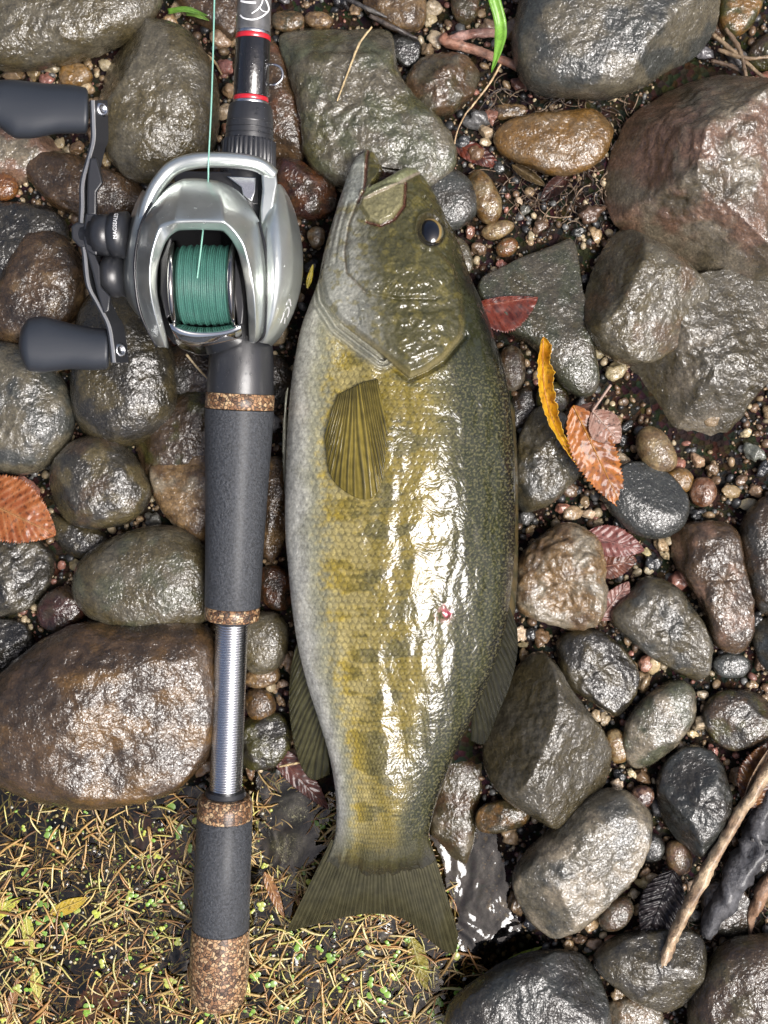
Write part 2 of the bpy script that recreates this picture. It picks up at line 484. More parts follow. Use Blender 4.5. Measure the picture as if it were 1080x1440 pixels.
stone("small grey cobble wedged under the loaf shaped and round dark cobbles", [(62,712),(100,735),(142,742),(158,765),(118,790),(85,772)], .6, -2, .7, 0, .05, ("olive","dark"))
stone("angular dark grey stone under the orange serrated leaf", [(-50,760),(50,752),(80,788),(66,832),(30,862),(-50,872)], .5, 0, .6, 3, .07, ("dark","grey"), ang=True)
stone("very large dark brown boulder with orange streaks, at the water's edge", [(-55,1010),(0,962),(30,932),(70,898),(120,877),(180,882),(240,876),(290,884),(304,930),(301,1000),(291,1060),(255,1100),(200,1122),(130,1129),(60,1119),(0,1092),(-55,1068)], .5, 3, .7, 1, .045, ("umber","brown"), c3="gold", seed=203, mixs=2.2)
stone("small maroon wet stone between loaf shaped cobble and large boulder", [(55,845),(85,822),(115,830),(126,860),(104,882),(72,892),(55,872)], .6, 0, .7, 2, .08, ("maroon","umber"))
stone("small black stone between the maroon stone and the very large boulder", [(-40,872),(30,870),(52,900),(30,935),(-40,975)], .5, 0, .62, 3, .08, ("black","dark"), ang=True)
stone("smooth grey cobble beside the rod's bare metal section and fish belly", [(335,868),(385,858),(406,880),(404,920),(385,945),(350,948),(330,905)], .6, 1, .74, 0, .03, ("grey","olive"))
stone("small tan stone beneath the grey cobble at the metal rod section", [(342,945),(390,933),(396,955),(372,968),(346,965)], .6, 0, .7, 1, .06, ("tan","brown"))
stone("round amber brown pebble between metal rod section and anal fin", [(343,975),(362,964),(383,974),(390,998),(372,1014),(350,1010)], .7, 1, .76, 0, .04, ("brown","umber"), c3="gold", name="pebble", cat="pebble")
stone("mossy dark stone between metal rod section and maroon leaf", [(335,1012),(400,998),(412,1050),(385,1082),(335,1078)], .5, 0, .64, 3, .07, ("moss","dark"))
stone("dark stone standing in water between rear grip and tail", [(378,1122),(405,1106),(436,1118),(442,1150),(416,1164),(384,1147)], .6, 3, .68, 2, .05, ("dark","slate"))
stone("brown submerged stone in water beside the tail fin", [(368,1168),(410,1158),(450,1170),(455,1205),(410,1225),(370,1210)], .45, 2, .68, 1, .05, ("moss","umber"))
stone("dark reddish brown stone between reel and fish jaw", [(385,215),(440,238),(476,262),(470,300),(430,312),(392,290)], .6, 0, .62, 3, .07, ("maroon","umber"), c3="rust")
stone("small dark red stone between foregrip end and fish belly", [(366,792),(408,800),(414,855),(386,860),(360,835)], .55, 0, .64, 2, .06, ("rust","umber"))
stone("dark wet stone hidden under the reel and foregrip joint", [(225,500),(270,480),(330,500),(400,500),(415,560),(380,600),(300,590),(240,560)], .35, -4, .66, 2, .06, ("dark","umber"))
stone("brown stone in the shade under the reel body", [(250,255),(310,230),(390,250),(420,330),(420,430),(330,470),(230,430),(200,330)], .3, -3, .66, 2, .06, ("umber","brown"))
# --- right of the fish
stone("large smooth dark grey boulder above the tan flat stone, beside the green grass blade", [(724,62),(735,10),(750,-45),(990,-45),(1008,30),(1001,62),(975,78),(940,92),(905,118),(860,134),(800,132),(755,126),(736,105)], .5, 6, .62, 1, .03, ("grey","slate"))
stone("huge angular boulder with pale pinkish top and dark flank", [(935,75),(975,80),(1020,95),(1075,140),(1140,180),(1140,372),(1060,392),(1010,395),(960,378),(910,350),(860,308),(838,255),(850,220),(885,165),(915,110)], .62, 4, .6, 0, .05, ("pink","pale"), c3="olive", planes=[((.28,-.12,1), .42), ((-.75,.1,.65), .52), ((-.35,.75,.6), .58), ((-.35,-.75,.62), .5)], ang=True, seed=77)
stone("rounded dark olive boulder leaning on the huge angular boulder, above the grey slab", [(822,422),(832,375),(850,335),(882,322),(925,348),(970,378),(993,410),(991,450),(965,480),(920,505),(880,511),(845,492),(825,460)], .6, 6, .7, 0, .05, ("olive","grey"), c3="brown", planes=[((.4,-.3,.85), .5), ((-.7,.35,.6), .6)])
stone("wide broken grey slab under the two big boulders", [(950,400),(1010,380),(1120,380),(1140,480),(1075,530),(1042,590),(1016,652),(980,642),(920,612),(880,572),(868,515),(905,480)], .36, 0, .5, 0, .045, ("grey","olive"), c3="pale", planes=[((.2,.1,1), .22), ((-.5,-.35,.75), .32), ((.0,-.6,.8), .36)], ang=True)
stone("flat smooth grey green slab beside the fish's gill, under the red leaf", [(668,397),(720,370),(780,345),(809,328),(814,380),(823,440),(836,500),(842,545),(815,562),(780,532),(750,482),(710,467),(684,442)], .34, 3, .45, 0, .03, ("green","grey"), c3="olive", planes=[((.05,.25,1), .22)], ang=True)
stone("rough grey stone beside the fish's flank, under the curled yellow leaf", [(738,592),(760,568),(790,578),(815,620),(822,660),(792,692),(760,717),(728,722),(718,660)], .55, 1, .64, 3, .06, ("olive","grey"), c3="slate", ang=True)
stone("smooth blue black slate pebble under the tip of the orange leaf", [(843,682),(868,656),(905,649),(945,669),(969,705),(961,740),(930,758),(890,751),(855,716)], .45, 5, .72, 0, .012, ("slate","slate"), planes=[((.2,.35,.9), .36)])
stone("rough pitted tan rock beside the fish's back and pink leaves", [(723,848),(733,780),(765,750),(800,737),(840,758),(848,800),(849,870),(830,888),(780,879),(740,866)], .5, 5, .56, 3, .11, ("tan","pale"), c3="brown", ang=True)
stone("brown stone with a pale pink broken end, right of the slate pebble", [(938,748),(985,733),(1032,738),(1042,780),(1053,830),(1057,900),(1030,922),(1000,902),(988,850),(952,800)], .5, 2, .62, 3, .06, ("umber","brown"), c3="pink", ang=True, seed=411)
stone("dark brown stone above the pale bladed stone, beside the pink ended brown stone", [(1036,742),(1070,700),(1130,690),(1140,870),(1062,868)], .45, 0, .62, 2, .06, ("umber","dark"))
stone("grey wedge shaped stone below the pink leaves", [(848,867),(890,830),(905,810),(945,819),(977,860),(1002,905),(991,957),(965,952),(905,917)], .5, 2, .56, 3, .05, ("grey","olive"), c3="slate", ang=True)
stone("dark angular stone below the rough tan rock", [(780,889),(840,884),(880,914),(899,945),(891,980),(873,1010),(840,992),(790,957)], .5, 1, .58, 3, .07, ("dark","olive"), ang=True)
stone("large olive wedge stone beside the soft dorsal fin", [(682,1012),(718,950),(755,916),(776,928),(802,970),(842,1020),(862,1060),(852,1110),(815,1152),(780,1162),(745,1142),(700,1112),(680,1070)], .55, 3, .62, 0, .04, ("olive","grey"), planes=[((.5,-.2,.8), .5), ((-.6,.25,.7), .48)], ang=True)
stone("pale grey green flat stone below the grey wedge stone", [(873,1027),(900,985),(950,953),(974,964),(977,1005),(952,1045),(915,1080),(884,1082)], .45, 2, .52, 2, .04, ("grey","green"), c3="pale", ang=True)
stone("dark stone with a mossy rim above the amber brown leaf", [(985,1002),(1010,970),(1060,972),(1100,1000),(1090,1035),(1032,1057),(1000,1037)], .45, 1, .62, 2, .05, ("umber","dark"), c3="moss")
stone("dark grey ridged stone left of the thin brown stick", [(924,1110),(935,1070),(970,1046),(1010,1062),(1029,1130),(1021,1182),(985,1205),(950,1182),(930,1147)], .58, 3, .6, 4, .06, ("slate","dark"), ang=True)
stone("big pale grey rounded stone beside the strip of bright water", [(723,1227),(750,1190),(790,1155),(830,1120),(870,1110),(908,1138),(914,1165),(892,1225),(860,1262),(820,1297),(780,1312),(748,1297),(728,1255)], .55, 4, .64, 2, .05, ("grey","pale"), c3="slate")
stone("upright brown grey stone against the fish's tail stalk", [(622,1045),(655,1025),(682,1055),(674,1120),(666,1180),(651,1226),(630,1240),(611,1202),(603,1150),(609,1100)], .5, 2, .6, 2, .05, ("olive","brown"), c3="pale")
stone("small tan stone between tail stalk stone and big pale grey stone", [(672,1135),(710,1122),(748,1130),(742,1157),(700,1172),(668,1167)], .5, 1, .66, 2, .05, ("gold","olive"))
stone("black wet boulder at the pool's lower shore", [(630,1410),(700,1362),(760,1338),(822,1343),(848,1390),(856,1490),(630,1490)], .42, 2, .62, 1, .04, ("dark","slate"))
stone("grey forked stone under the lower end of the thin stick", [(833,1347),(865,1318),(910,1308),(982,1308),(992,1350),(977,1397),(935,1422),(888,1402),(848,1372)], .5, 3, .64, 2, .06, ("grey","olive"), c3="dark")
stone("pale flat stone peeking out below the grey forked stone", [(846,1415),(880,1398),(932,1415),(928,1450),(890,1470),(850,1455)], .4, 0, .6, 1, .05, ("pale","tan"))
stone("brown olive boulder below the blackened driftwood", [(972,1402),(1000,1350),(1030,1322),(1120,1315),(1140,1490),(968,1490)], .5, 3, .66, 1, .05, ("umber","olive"), c3="grey")
stone("black oval stone behind the fish's snout", [(580,250),(618,236),(650,243),(674,275),(670,302),(645,322),(610,328),(585,298)], .55, 3, .74, 0, .02, ("dark","slate"))
stone("yellow tan oval pebble touching the black oval stone", [(654,246),(674,237),(691,254),(707,285),(701,311),(681,317),(664,290)], .6, 3, .74, 1, .04, ("cream","gold"), name="pebble", cat="pebble")
stone("brown grey nubbly stone under the forked twig", [(565,127),(580,95),(610,77),(647,79),(677,100),(667,132),(640,157),(605,167),(576,152)], .6, 4, .66, 3, .08, ("brown","olive"), c3="grey", ang=True)
stone("flat golden tan stone embedded in mud between the grey and huge boulders", [(692,192),(720,168),(780,160),(840,153),(862,178),(852,217),(820,242),(780,247),(740,232),(705,217)], .35, 0, .6, 1, .05, ("gold","tan"))
stone("small muddy tan stone above the flat golden tan stone", [(688,152),(715,145),(745,150),(738,166),(702,171)], .5, 0, .7, 0, .05, ("tan","umber"))
stone("olive and yellow stone by the dry stalks, right of the large grey boulder", [(1008,12),(1018,-25),(1075,-25),(1068,20),(1042,52),(1014,46)], .5, 3, .66, 1, .05, ("moss","gold"))
stone("moss brown stone crossed by the bent dry stalk", [(1048,72),(1090,40),(1130,45),(1120,105),(1060,98)], .45, 0, .66, 1, .06, ("moss","umber"))
stone("tan broken stone above the flat slab, beside the dark glossy chip", [(508,10),(520,-25),(590,-25),(600,5),(597,40),(566,47),(530,32)], .5, 2, .56, 3, .06, ("tan","brown"), ang=True)
stone("olive striped stone above the forked twig", [(633,-3),(648,-25),(672,-12),(674,20),(656,39),(637,26)], .5, 2, .6, 2, .06, ("olive","brown"), ang=True)
stone("dark glossy chip with a pool of water, left of the forked twig", [(545,55),(565,44),(592,56),(590,85),(572,98),(552,78)], .35, 1, .6, 2, .04, ("black","slate"), ang=True)
stone("brown and white rounded pebble between fish and grey green slab", [(703,493),(724,484),(739,505),(736,542),(716,553),(700,530)], .6, 2, .76, 0, .03, ("brown","pale"), name="pebble", cat="pebble")
stone("olive pebble half covered by the curled yellow leaf", [(753,545),(785,533),(802,560),(790,584),(755,580)], .6, 1, .74, 0, .03, ("moss","umber"), name="pebble", cat="pebble")
stone("dark shadowed stone between the pebble and the fish's back", [(715,560),(745,540),(760,575),(740,600),(715,610)], .4, -2, .7, 0, .05, ("umber","dark"))
stone("cream speckled egg shaped pebble above the slate pebble", [(894,612),(910,597),(936,609),(953,645),(946,663),(915,662),(897,641)], .7, 4, .78, 0, .02, ("cream","tan"), name="pebble", cat="pebble")
stone("tan oval pebble between cream speckled pebble and pink one", [(929,667),(960,655),(977,671),(969,693),(945,692)], .65, 2, .78, 0, .03, ("tan","gold"), name="pebble", cat="pebble")
stone("rosy pink pebble right of the slate pebble", [(968,690),(978,671),(1000,672),(1009,692),(998,712),(976,712)], .65, 2, .72, 2, .05, ("pink","rust"), name="pebble", cat="pebble")
stone("golden tan pebble touching the pale grey green flat stone", [(848,1033),(868,1022),(886,1043),(882,1070),(860,1074)], .6, 2, .74, 0, .03, ("cream","gold"), name="pebble", cat="pebble")
stone("brown grey mottled pebble below the big pale grey stone, beside the black ribbed leaf", [(840,1292),(850,1270),(880,1257),(893,1277),(877,1305),(850,1310)], .65, 3, .76, 0, .03, ("brown","grey"), name="pebble", cat="pebble")
stone("pinkish tan banded pebble below the dark grey ridged stone", [(934,1187),(955,1179),(975,1204),(967,1230),(940,1228)], .65, 3, .76, 0, .03, ("tan","pink"), name="pebble", cat="pebble")
stone("black oval pebble between big pale stone and ridged stone", [(899,1184),(919,1167),(937,1188),(928,1211),(906,1211)], .6, 3, .74, 0, .02, ("slate","black"), name="pebble", cat="pebble")
stone("blue grey smooth stone under the pink ended brown stone", [(998,928),(1030,914),(1057,930),(1047,953),(1010,953)], .45, 0, .68, 0, .03, ("blue","slate"))
stone("pale grey bladed stone beside the blue grey smooth stone", [(1055,885),(1080,865),(1130,870),(1130,975),(1072,945)], .45, 2, .55, 2, .04, ("grey","blue"), ang=True)
stone("small grey stone hidden by the fish's cheek", [(636,328),(658,343),(667,375),(655,392),(636,365)], .6, 0, .7, 0, .04, ("grey","olive"))
stone("cream speckled oblong pebble under the yellow tan oval pebble", [(674,327),(690,312),(720,310),(725,320),(705,336),(685,338)], .6, 2, .76, 0, .03, ("cream","tan"), name="pebble", cat="pebble")
stone("amber round pebble below the cream speckled oblong pebble", [(696,350),(706,336),(722,334),(730,345),(720,360),(702,362)], .7, 2, .78, 0, .03, ("tan","orange"), name="pebble", cat="pebble")
stone("pale pebble in the gap between reel and fish throat", [(430,330),(440,318),(458,322),(456,345),(440,352)], .7, 3, .74, 1, .05, ("pale","tan"), name="pebble", cat="pebble")
stone("wine red pebble under the ridged stone's shoulder", [(886,1118),(895,1104),(916,1106),(921,1122),(908,1137),(890,1132)], .65, 3, .72, 1, .05, ("maroon","pink"), name="pebble", cat="pebble")
stone("oval tan pebble on the gravel left of the rod tip", [(425,26),(436,17),(458,18),(471,30),(462,41),(438,41)], .65, 2, .78, 0, .03, ("tan","brown"), name="pebble", cat="pebble")
stone("tan flat stone lying right of the rod blank's white lettering", [(382,22),(398,14),(424,18),(430,34),(410,46),(384,42)], .5, 1, .66, 2, .05, ("tan","olive"))
stone("brown stone behind the fishing line at the top of the rod", [(232,-25),(320,-30),(338,10),(330,60),(300,45),(262,22)], .45, 0, .64, 2, .06, ("brown","umber"))
stone("golden rough stone under the top left boulder's edge", [(82,100),(100,85),(126,96),(133,112),(108,124),(86,120)], .55, 1, .6, 2, .07, ("gold","tan"), ang=True)
stone("brown mottled stone below the grey slab and dark forked stick", [(1040,1180),(1075,1165),(1120,1180),(1120,1250),(1060,1240)], .4, 0, .64, 2, .06, ("umber","dark"))
stone("umber stone in the shadow between driftwood and forked grey stone", [(985,1245),(1030,1230),(1070,1290),(1040,1320),(990,1305)], .35, -1, .64, 2, .06, ("dark","umber"))
# stones lying under the fish and carrying it
stone("flat dark cobble under the fish's belly", [(430,560),(560,540),(690,570),(700,700),(560,730),(440,700)], .2, -1, .6, 1, .05, ("dark","olive"))
stone("flat brown cobble under the fish's rear flank", [(430,780),(560,760),(690,790),(690,900),(560,930),(440,900)], .2, -1, .6, 1, .05, ("umber","dark"))
stone("dark cobble under the fish's head", [(480,300),(560,290),(630,330),(650,450),(560,480),(470,430)], .22, -1, .6, 1, .05, ("dark","umber"))
stone("grey cobble under the fish's tail stalk", [(500,1000),(560,980),(640,1000),(620,1100),(560,1130),(500,1100)], .42, 2, .6, 1, .05, ("dark","olive"))
# ------------------------------------------------------------------ pebbles and grit in the gaps between the stones
def ico(sub):
    bm = bmesh.new(); bmesh.ops.create_icosphere(bm, subdivisions=sub, radius=1.0)
    v = np.array([x.co[:] for x in bm.verts]); f = np.array([[q.index for q in p.verts] for p in bm.faces]); bm.free()
    return v, f
ICO1, ICO2, ICO3 = ico(1), ico(2), ico(3)
PEB_MESH = []
for k in range(12):
    v, f = ICO3
    rg = np.random.default_rng(900 + k)
    sc = np.array([1.0, rg.uniform(.62, .95), rg.uniform(.45, .7)])
    n = fbm(v * 1.1 + k * 9, k, 2) * (0.45 if k % 2 else 0.7)
    w = v * (1 + n)[:, None]
    if k % 3 == 0:
        for _ in range(4):
            d = rg.normal(size=3); d /= np.linalg.norm(d); e = np.maximum(w @ d - .66, 0); w = w - e[:, None] * d
    me = mesh_from("pebble", w * sc, f, True); me.materials.append(M_PEBBLE); PEB_MESH.append(me)
PEB_KIND = [("tan", (.24, .165, .09), "small tan pebble"),
            ("cream", (.36, .29, .18), "small cream pebble"),
            ("brown", (.12, .072, .038), "small brown pebble"),
            ("grey", (.10, .10, .095), "small grey pebble"),
            ("black", (.02, .021, .022), "small black pebble"),
            ("pink", (.24, .11, .08), "small reddish pebble")]
def in_stone(px, py, shrink=0.93):
    r = np.zeros(np.shape(px), bool)
    for p, cx, cy in STONE_FOOT:
        r |= inside(px, py, np.array([cx, cy]) + (p - [cx, cy]) * shrink)
    return r
FISH_FOOT = [(440,380),(500,230),(590,250),(660,380),(720,560),(725,800),(690,960),(620,1100),(600,1230),(470,1230),(440,1000),(400,800),(402,600)]
placed = []
def pebble(px, py, r, kind, lift=0.0, mesh=None):
    nm, c, lab = PEB_KIND[kind]
    x, y, _ = P(px, py, 0.006)
    gz0 = float(ground_z(np.array([x]), np.array([y]))[0])
    j = min(range(len(STONE_FOOT)), key=lambda i: float(seg_dist(np.array([px]), np.array([py]), STONE_FOOT[i][0])[0]) + (400 if "fish's" in STONE_SHORT[i] else 0))
    lab = lab + " in the gravel beside the " + STONE_SHORT[j]
    o = link("pebble", mesh or random.choice(PEB_MESH), None, label=lab, cat="pebble", group="small %s pebbles near the %s" % ("reddish" if nm == "pink" else nm, STONE_SHORT[j]))
    s = r * PX
    o.scale = (s, s, s)
    o.location = (x, y, gz0 + s * 0.25 + lift)
    o.rotation_euler = (random.uniform(-.35, .35), random.uniform(-.35, .35), random.uniform(0, 6.28))
    f = random.uniform(.65, 1.25)
    o.color = (c[0] * f, c[1] * f * random.uniform(.93, 1.05), c[2] * f * random.uniform(.85, 1.1), 1)
    placed.append((px, py, r))
# larger ones whose places can be read off
for px, py, r, k in [(50,105,11,0),(70,118,10,5),(150,95,10,1),(20,105,14,0),(40,232,0,0),(86,205,9,1),(110,210,10,2),(240,35,12,0),(262,52,9,1),(318,98,12,5),(325,130,11,0),
    (318,160,12,1),(322,185,10,5),(575,75,9,5),(608,15,12,1),(605,30,10,1),(612,60,13,1),(602,75,11,0),(640,285,0,0),(682,205,8,1),(690,165,11,5),(672,172,17,3),(682,188,12,1),
    (700,240,9,4),(735,300,8,3),(728,285,7,1),(705,375,8,5),(660,330,9,5),(672,352,10,2),(660,300,8,4),(745,335,6,1),(820,395,8,4),(700,720,10,0),(745,745,9,0),(800,690,12,2),
    (812,690,8,4),(820,705,11,0),(805,722,14,0),(825,722,10,1),(790,715,10,5),(840,735,7,1),(880,600,9,4),(875,620,8,4),(1000,590,14,0),(1010,560,9,3),(1040,560,8,4),(1055,637,15,3),
    (1025,690,13,0),(1040,675,9,2),(1060,690,10,0),(1068,660,11,4),(1045,610,8,1),(1000,660,9,2),(935,780,8,1),(915,790,12,4),(905,775,9,1),(910,800,8,1),(925,765,10,0),(730,890,11,1),
    (735,905,8,1),(745,890,10,4),(760,895,12,2),(735,920,9,0),(905,930,12,5),(915,935,13,1),(935,925,9,0),(985,975,9,1),(990,995,8,1),(1000,980,8,4),(985,1015,13,1),(1005,1010,8,4),
    (970,1030,9,1),(955,1050,15,0),(945,1065,9,2),(1000,1055,8,5),(725,975,10,1),(742,1000,9,0),(905,1010,8,1),(850,1010,10,1),(838,1005,8,1),(870,1090,11,4),(865,1100,9,1),(885,1085,9,1),
    (900,1090,12,2),(905,1240,10,1),(918,1235,11,1),(928,1248,12,0),(890,1255,8,1),(912,1258,10,1),(905,1225,8,0),(925,1262,9,1),(898,1275,9,0),(882,1312,9,2),(860,1318,12,5),(815,1318,11,2),
    (800,1330,9,0),(760,900,8,1),(1010,930,8,1),(1065,930,11,2),(1055,960,8,0),(350,1090,9,2),(398,960,8,0),(385,1005,7,1),(395,985,8,0),(420,40,9,2),(400,5,12,3),(480,8,14,4),(500,20,9,0),
    (690,330,6,1),(655,260,0,0),(980,920,7,1),(1070,1050,8,3),(1065,1150,9,5),(1045,1240,10,4),(1030,1180,9,2),(1010,1200,8,1),(1060,1270,9,2),(1000,1285,8,2)]:
    if r: pebble(px, py, r, k, 0.0015)
# the rest scattered through the gaps
cand = RNG.uniform([-60, -60], [1140, 1500], (9000, 2))
rad_c = np.sort(RNG.choice([7, 8, 9.5, 11.5, 14, 18], 9000, p=[.3, .25, .2, .12, .08, .05]))[::-1]
ok = ~in_stone(cand[:, 0], cand[:, 1]) & ~inside(cand[:, 0], cand[:, 1], FISH_FOOT) & (sdist(cand[:, 0], cand[:, 1], WATER_POLY) < -8)
ok &= ~inside(cand[:, 0], cand[:, 1], [(690,140),(900,100),(880,230),(840,300),(740,260),(690,240)])
cnt = 0
for (x, y), r in zip(cand[ok], rad_c[ok]):
    if cnt >= 175: break
    if r > 10 and in_stone(np.array([x - .7 * r, x + .7 * r, x, x]), np.array([y, y, y - .7 * r, y + .7 * r])).any(): continue
    if any((x - a) ** 2 + (y - c) ** 2 < (0.85 * (r + q)) ** 2 for a, c, q in placed): continue
    pebble(x, y, r, random.choices(range(6), [.25, .17, .2, .16, .15, .07])[0], 0.0005); cnt += 1

def scatter_mesh(name, base, pos, size, cols, kind="stuff", label=None, cat=None, mat=None, squash=(.5, .9)):
    v, f = base; n = len(pos); rg = np.random.default_rng(len(pos))
    sc = np.stack([np.ones(n), rg.uniform(.6, 1, n), rg.uniform(*squash, n)], -1) * size[:, None]
    a = rg.uniform(0, 2 * np.pi, n); t = rg.uniform(-.5, .5, n)
    jit = 1 + rg.normal(0, .12 if len(v) < 20 else .045 if len(v) < 100 else .006, (n, len(v), 1))
    w = v[None] * jit * sc[:, None, :]
    ca, sa = np.cos(a)[:, None], np.sin(a)[:, None]
    X = w[..., 0] * ca - w[..., 1] * sa; Y = w[..., 0] * sa + w[..., 1] * ca
    Z = w[..., 2] + t[:, None] * w[..., 0]
    V = np.stack([X, Y, Z], -1) + pos[:, None, :]
    F = (f[None] + (np.arange(n) * len(v))[:, None, None]).reshape(-1, f.shape[1])
    me = mesh_from(name, V.reshape(-1, 3), F, True, np.repeat(cols, len(v), 0))
    return link(name, me, mat or M_GRAIN, label=label, cat=cat, kind=kind)
n = 48000
g = RNG.uniform([-220, -220], [1300, 1660], (n, 2))
ok = ~in_stone(g[:, 0], g[:, 1], .9) & ~inside(g[:, 0], g[:, 1], FISH_FOOT) & (sdist(g[:, 0], g[:, 1], WATER_POLY) < 30)
g = g[ok]
gx_, gy_ = (g[:, 0] - 540) * PX, (720 - g[:, 1]) * PX
sz = RNG.choice([1.6, 2.2, 3.0, 4.2, 5.5], len(g), p=[.34, .3, .2, .11, .05]) * PX
kc = np.array([c for _, c, _ in PEB_KIND])[RNG.choice(6, len(g), p=[.2, .14, .25, .16, .18, .07])] * RNG.uniform(.5, 1.2, (len(g), 1))
scatter_mesh("gravel", ICO1, np.stack([gx_, gy_, ground_z(gx_, gy_) + sz * .35], -1), sz, kc, label="fine wet brown and grey gravel filling gaps between the stones", cat="gravel")

g = RNG.uniform([-160, -160], [1240, 1600], (9000, 2))
ok = ~in_stone(g[:, 0], g[:, 1], .95) & ~inside(g[:, 0], g[:, 1], FISH_FOOT) & (sdist(g[:, 0], g[:, 1], WATER_POLY) < 10)
ok &= ~inside(g[:, 0], g[:, 1], [(690,140),(900,100),(880,230),(840,300),(740,260),(690,240)])
g = g[ok]; keep_ = []
cells = {}
for i, (x, y) in enumerate(g):
    r = (4.2, 5.2, 6.4, 7.6)[i % 4]
    if any((x - g[j, 0]) ** 2 + (y - g[j, 1]) ** 2 < (r + 4) ** 2 for a in (-1, 0, 1) for c in (-1, 0, 1) for j in cells.get((int(x // 16) + a, int(y // 16) + c), ())): continue
    if any((x - a) ** 2 + (y - c) ** 2 < (.6 * (r + q)) ** 2 for a, c, q in placed): continue
    cells.setdefault((int(x // 16), int(y // 16)), []).append(i); keep_.append((i, r))
idx = np.array([i for i, _ in keep_]); sz = np.array([r for _, r in keep_]) * PX
g = g[idx]; gx_, gy_ = (g[:, 0] - 540) * PX, (720 - g[:, 1]) * PX
kc = np.array([c for _, c, _ in PEB_KIND])[RNG.choice(6, len(g), p=[.24, .18, .22, .15, .14, .07])] * RNG.uniform(.55, 1.15, (len(g), 1))
scatter_mesh("coarse_gravel", ICO2, np.stack([gx_, gy_, ground_z(gx_, gy_) + sz * .3], -1), sz, kc, label="coarse mixed wet gravel packed between the stones", cat="gravel", squash=(.5, .75))

# the bank goes on beyond the frame
g = RNG.uniform([-560, -560], [1640, 1980], (4000, 2)); rr = RNG.uniform(24, 78, 4000); sel = []
far = ((g[:, 0] + rr < -55) | (g[:, 0] - rr > 1140) | (g[:, 1] + rr < -48) | (g[:, 1] - rr > 1495)) & (sdist(g[:, 0], g[:, 1], WATER_POLY) < -20)
for i in np.nonzero(far)[0]:
    if all((g[i, 0] - g[j, 0]) ** 2 + (g[i, 1] - g[j, 1]) ** 2 > (.95 * (rr[i] + rr[j])) ** 2 for j in sel): sel.append(i)
g = g[sel]; sz = rr[sel] * PX; gx_, gy_ = (g[:, 0] - 540) * PX, (720 - g[:, 1]) * PX
kc = np.array([PAL[k] for k in ("olive", "grey", "brown", "umber", "slate", "dark")])[RNG.choice(6, len(g))] * RNG.uniform(.32, .5, (len(g), 1))
scatter_mesh("cobble_bank", ICO3, np.stack([gx_, gy_, ground_z(gx_, gy_) + sz * .25], -1), sz, kc, label="wet cobbles spreading along the bank around the scene", cat="cobbles", mat=M_STONE, squash=(.45, .65))
# ------------------------------------------------------------------ the fish
M_FISH = bpy.data.materials.new("wet_fish_skin")
nt, b = nodes_of(M_FISH)
base = N(nt, "ShaderNodeVertexColor", layer_name="Col").outputs[0]
tc = N(nt, "ShaderNodeNewGeometry").outputs["Position"]
nz = noise(nt, tc, 900, 3, 0.6)
g = ramp(nt, nz.outputs[0], [(0.3, 0.72), (0.7, 1.3)])
nt.links.new(mixc(nt, base, g.outputs[0], 0.8, 'MULTIPLY'), b.inputs["Base Color"])
setp(b, Roughness=0.6, Specular_IOR_Level=0.12, Metallic=0.0, Coat_Weight=1.0, Coat_Roughness=0.035, Coat_IOR=1.52)
n2 = noise(nt, tc, 90, 4, 0.55, 0.6)
sa = N(nt, "ShaderNodeAttribute", attribute_name="scale_height").outputs["Fac"]
nt.links.new(bump(nt, sa, 0.00045, 0.9), b.inputs["Normal"])
cn = bump(nt, n2.outputs[0], 0.0022, 0.6)
nt.links.new(bump(nt, sa, 0.00008, 0.9, cn), b.inputs["Coat Normal"])

def interp_pts(pts, y, smooth=True):
    p = np.array(sorted(pts, key=lambda q: q[1]), float)
    if smooth:
        yy = p[:, 1]; xx = p[:, 0]                       # monotone-ish cubic through the points
        m = np.gradient(xx, yy)
        i = np.clip(np.searchsorted(yy, y) - 1, 0, len(yy) - 2)
        hh = yy[i + 1] - yy[i]; t = np.clip((y - yy[i]) / hh, 0, 1)
        return ((2*t**3-3*t**2+1)*xx[i] + (t**3-2*t**2+t)*hh*m[i] + (-2*t**3+3*t**2)*xx[i+1] + (t**3-t**2)*hh*m[i+1])
    return np.interp(y, p[:, 1], p[:, 0])

F_LEFT = [(514,212),(499,224),(489,246),(479,275),(465,320),(454,360),(447,395),(436,425),(425,455),(415,500),(407,560),(403,620),(401,680),(401,750),(405,800),
          (411,860),(419,910),(431,960),(447,1010),(462,1060),(471,1110),(473,1150),(470,1185),(462,1215),(458,1224)]
F_RIGHT_A = [(518,212),(528,216),(532,224),(534,232),(545,236),(570,237),(583,239),(594,246),(606,262),(625,300),(645,340),(662,390),(680,430),(697,480),(712,530),(720,590),(724,650),(725,720),
          (723,790),(717,850),(705,910),(686,960),(664,1010),(642,1055),(622,1105),(608,1150),(603,1185),(610,1215),(614,1224)]
F_ZC = [(27,212),(32,260),(36,330),(38,450),(38,700),(37.3,850),(37.3,950),(37,1050),(35.5,1130),(33,1190),(31,1215),(30,1224)]
F_T = [(3.5,212),(6,224),(9.5,245),(13.5,280),(18.5,330),(22.5,400),(25.5,500),(27,620),(27,740),(25.3,850),(21.8,950),(17.3,1040),(13,1120),(9,1180),(6,1203),(2.2,1216),(.3,1224)]
YS = np.concatenate([np.linspace(212, 250, 60), np.linspace(250.8, 560, 330), np.linspace(561, 1224, 560)])
FL = interp_pts(F_LEFT, YS); FR = np.where(YS < 300, interp_pts(F_RIGHT_A, YS, False), interp_pts(F_RIGHT_A, YS))
FR = np.convolve(np.pad(FR, 3, 'edge'), np.ones(7) / 7, 'valid')
ZC = interp_pts(F_ZC, YS) * 1e-3; TT = interp_pts(F_T, YS) * 1e-3
NT, NB = 270, 44
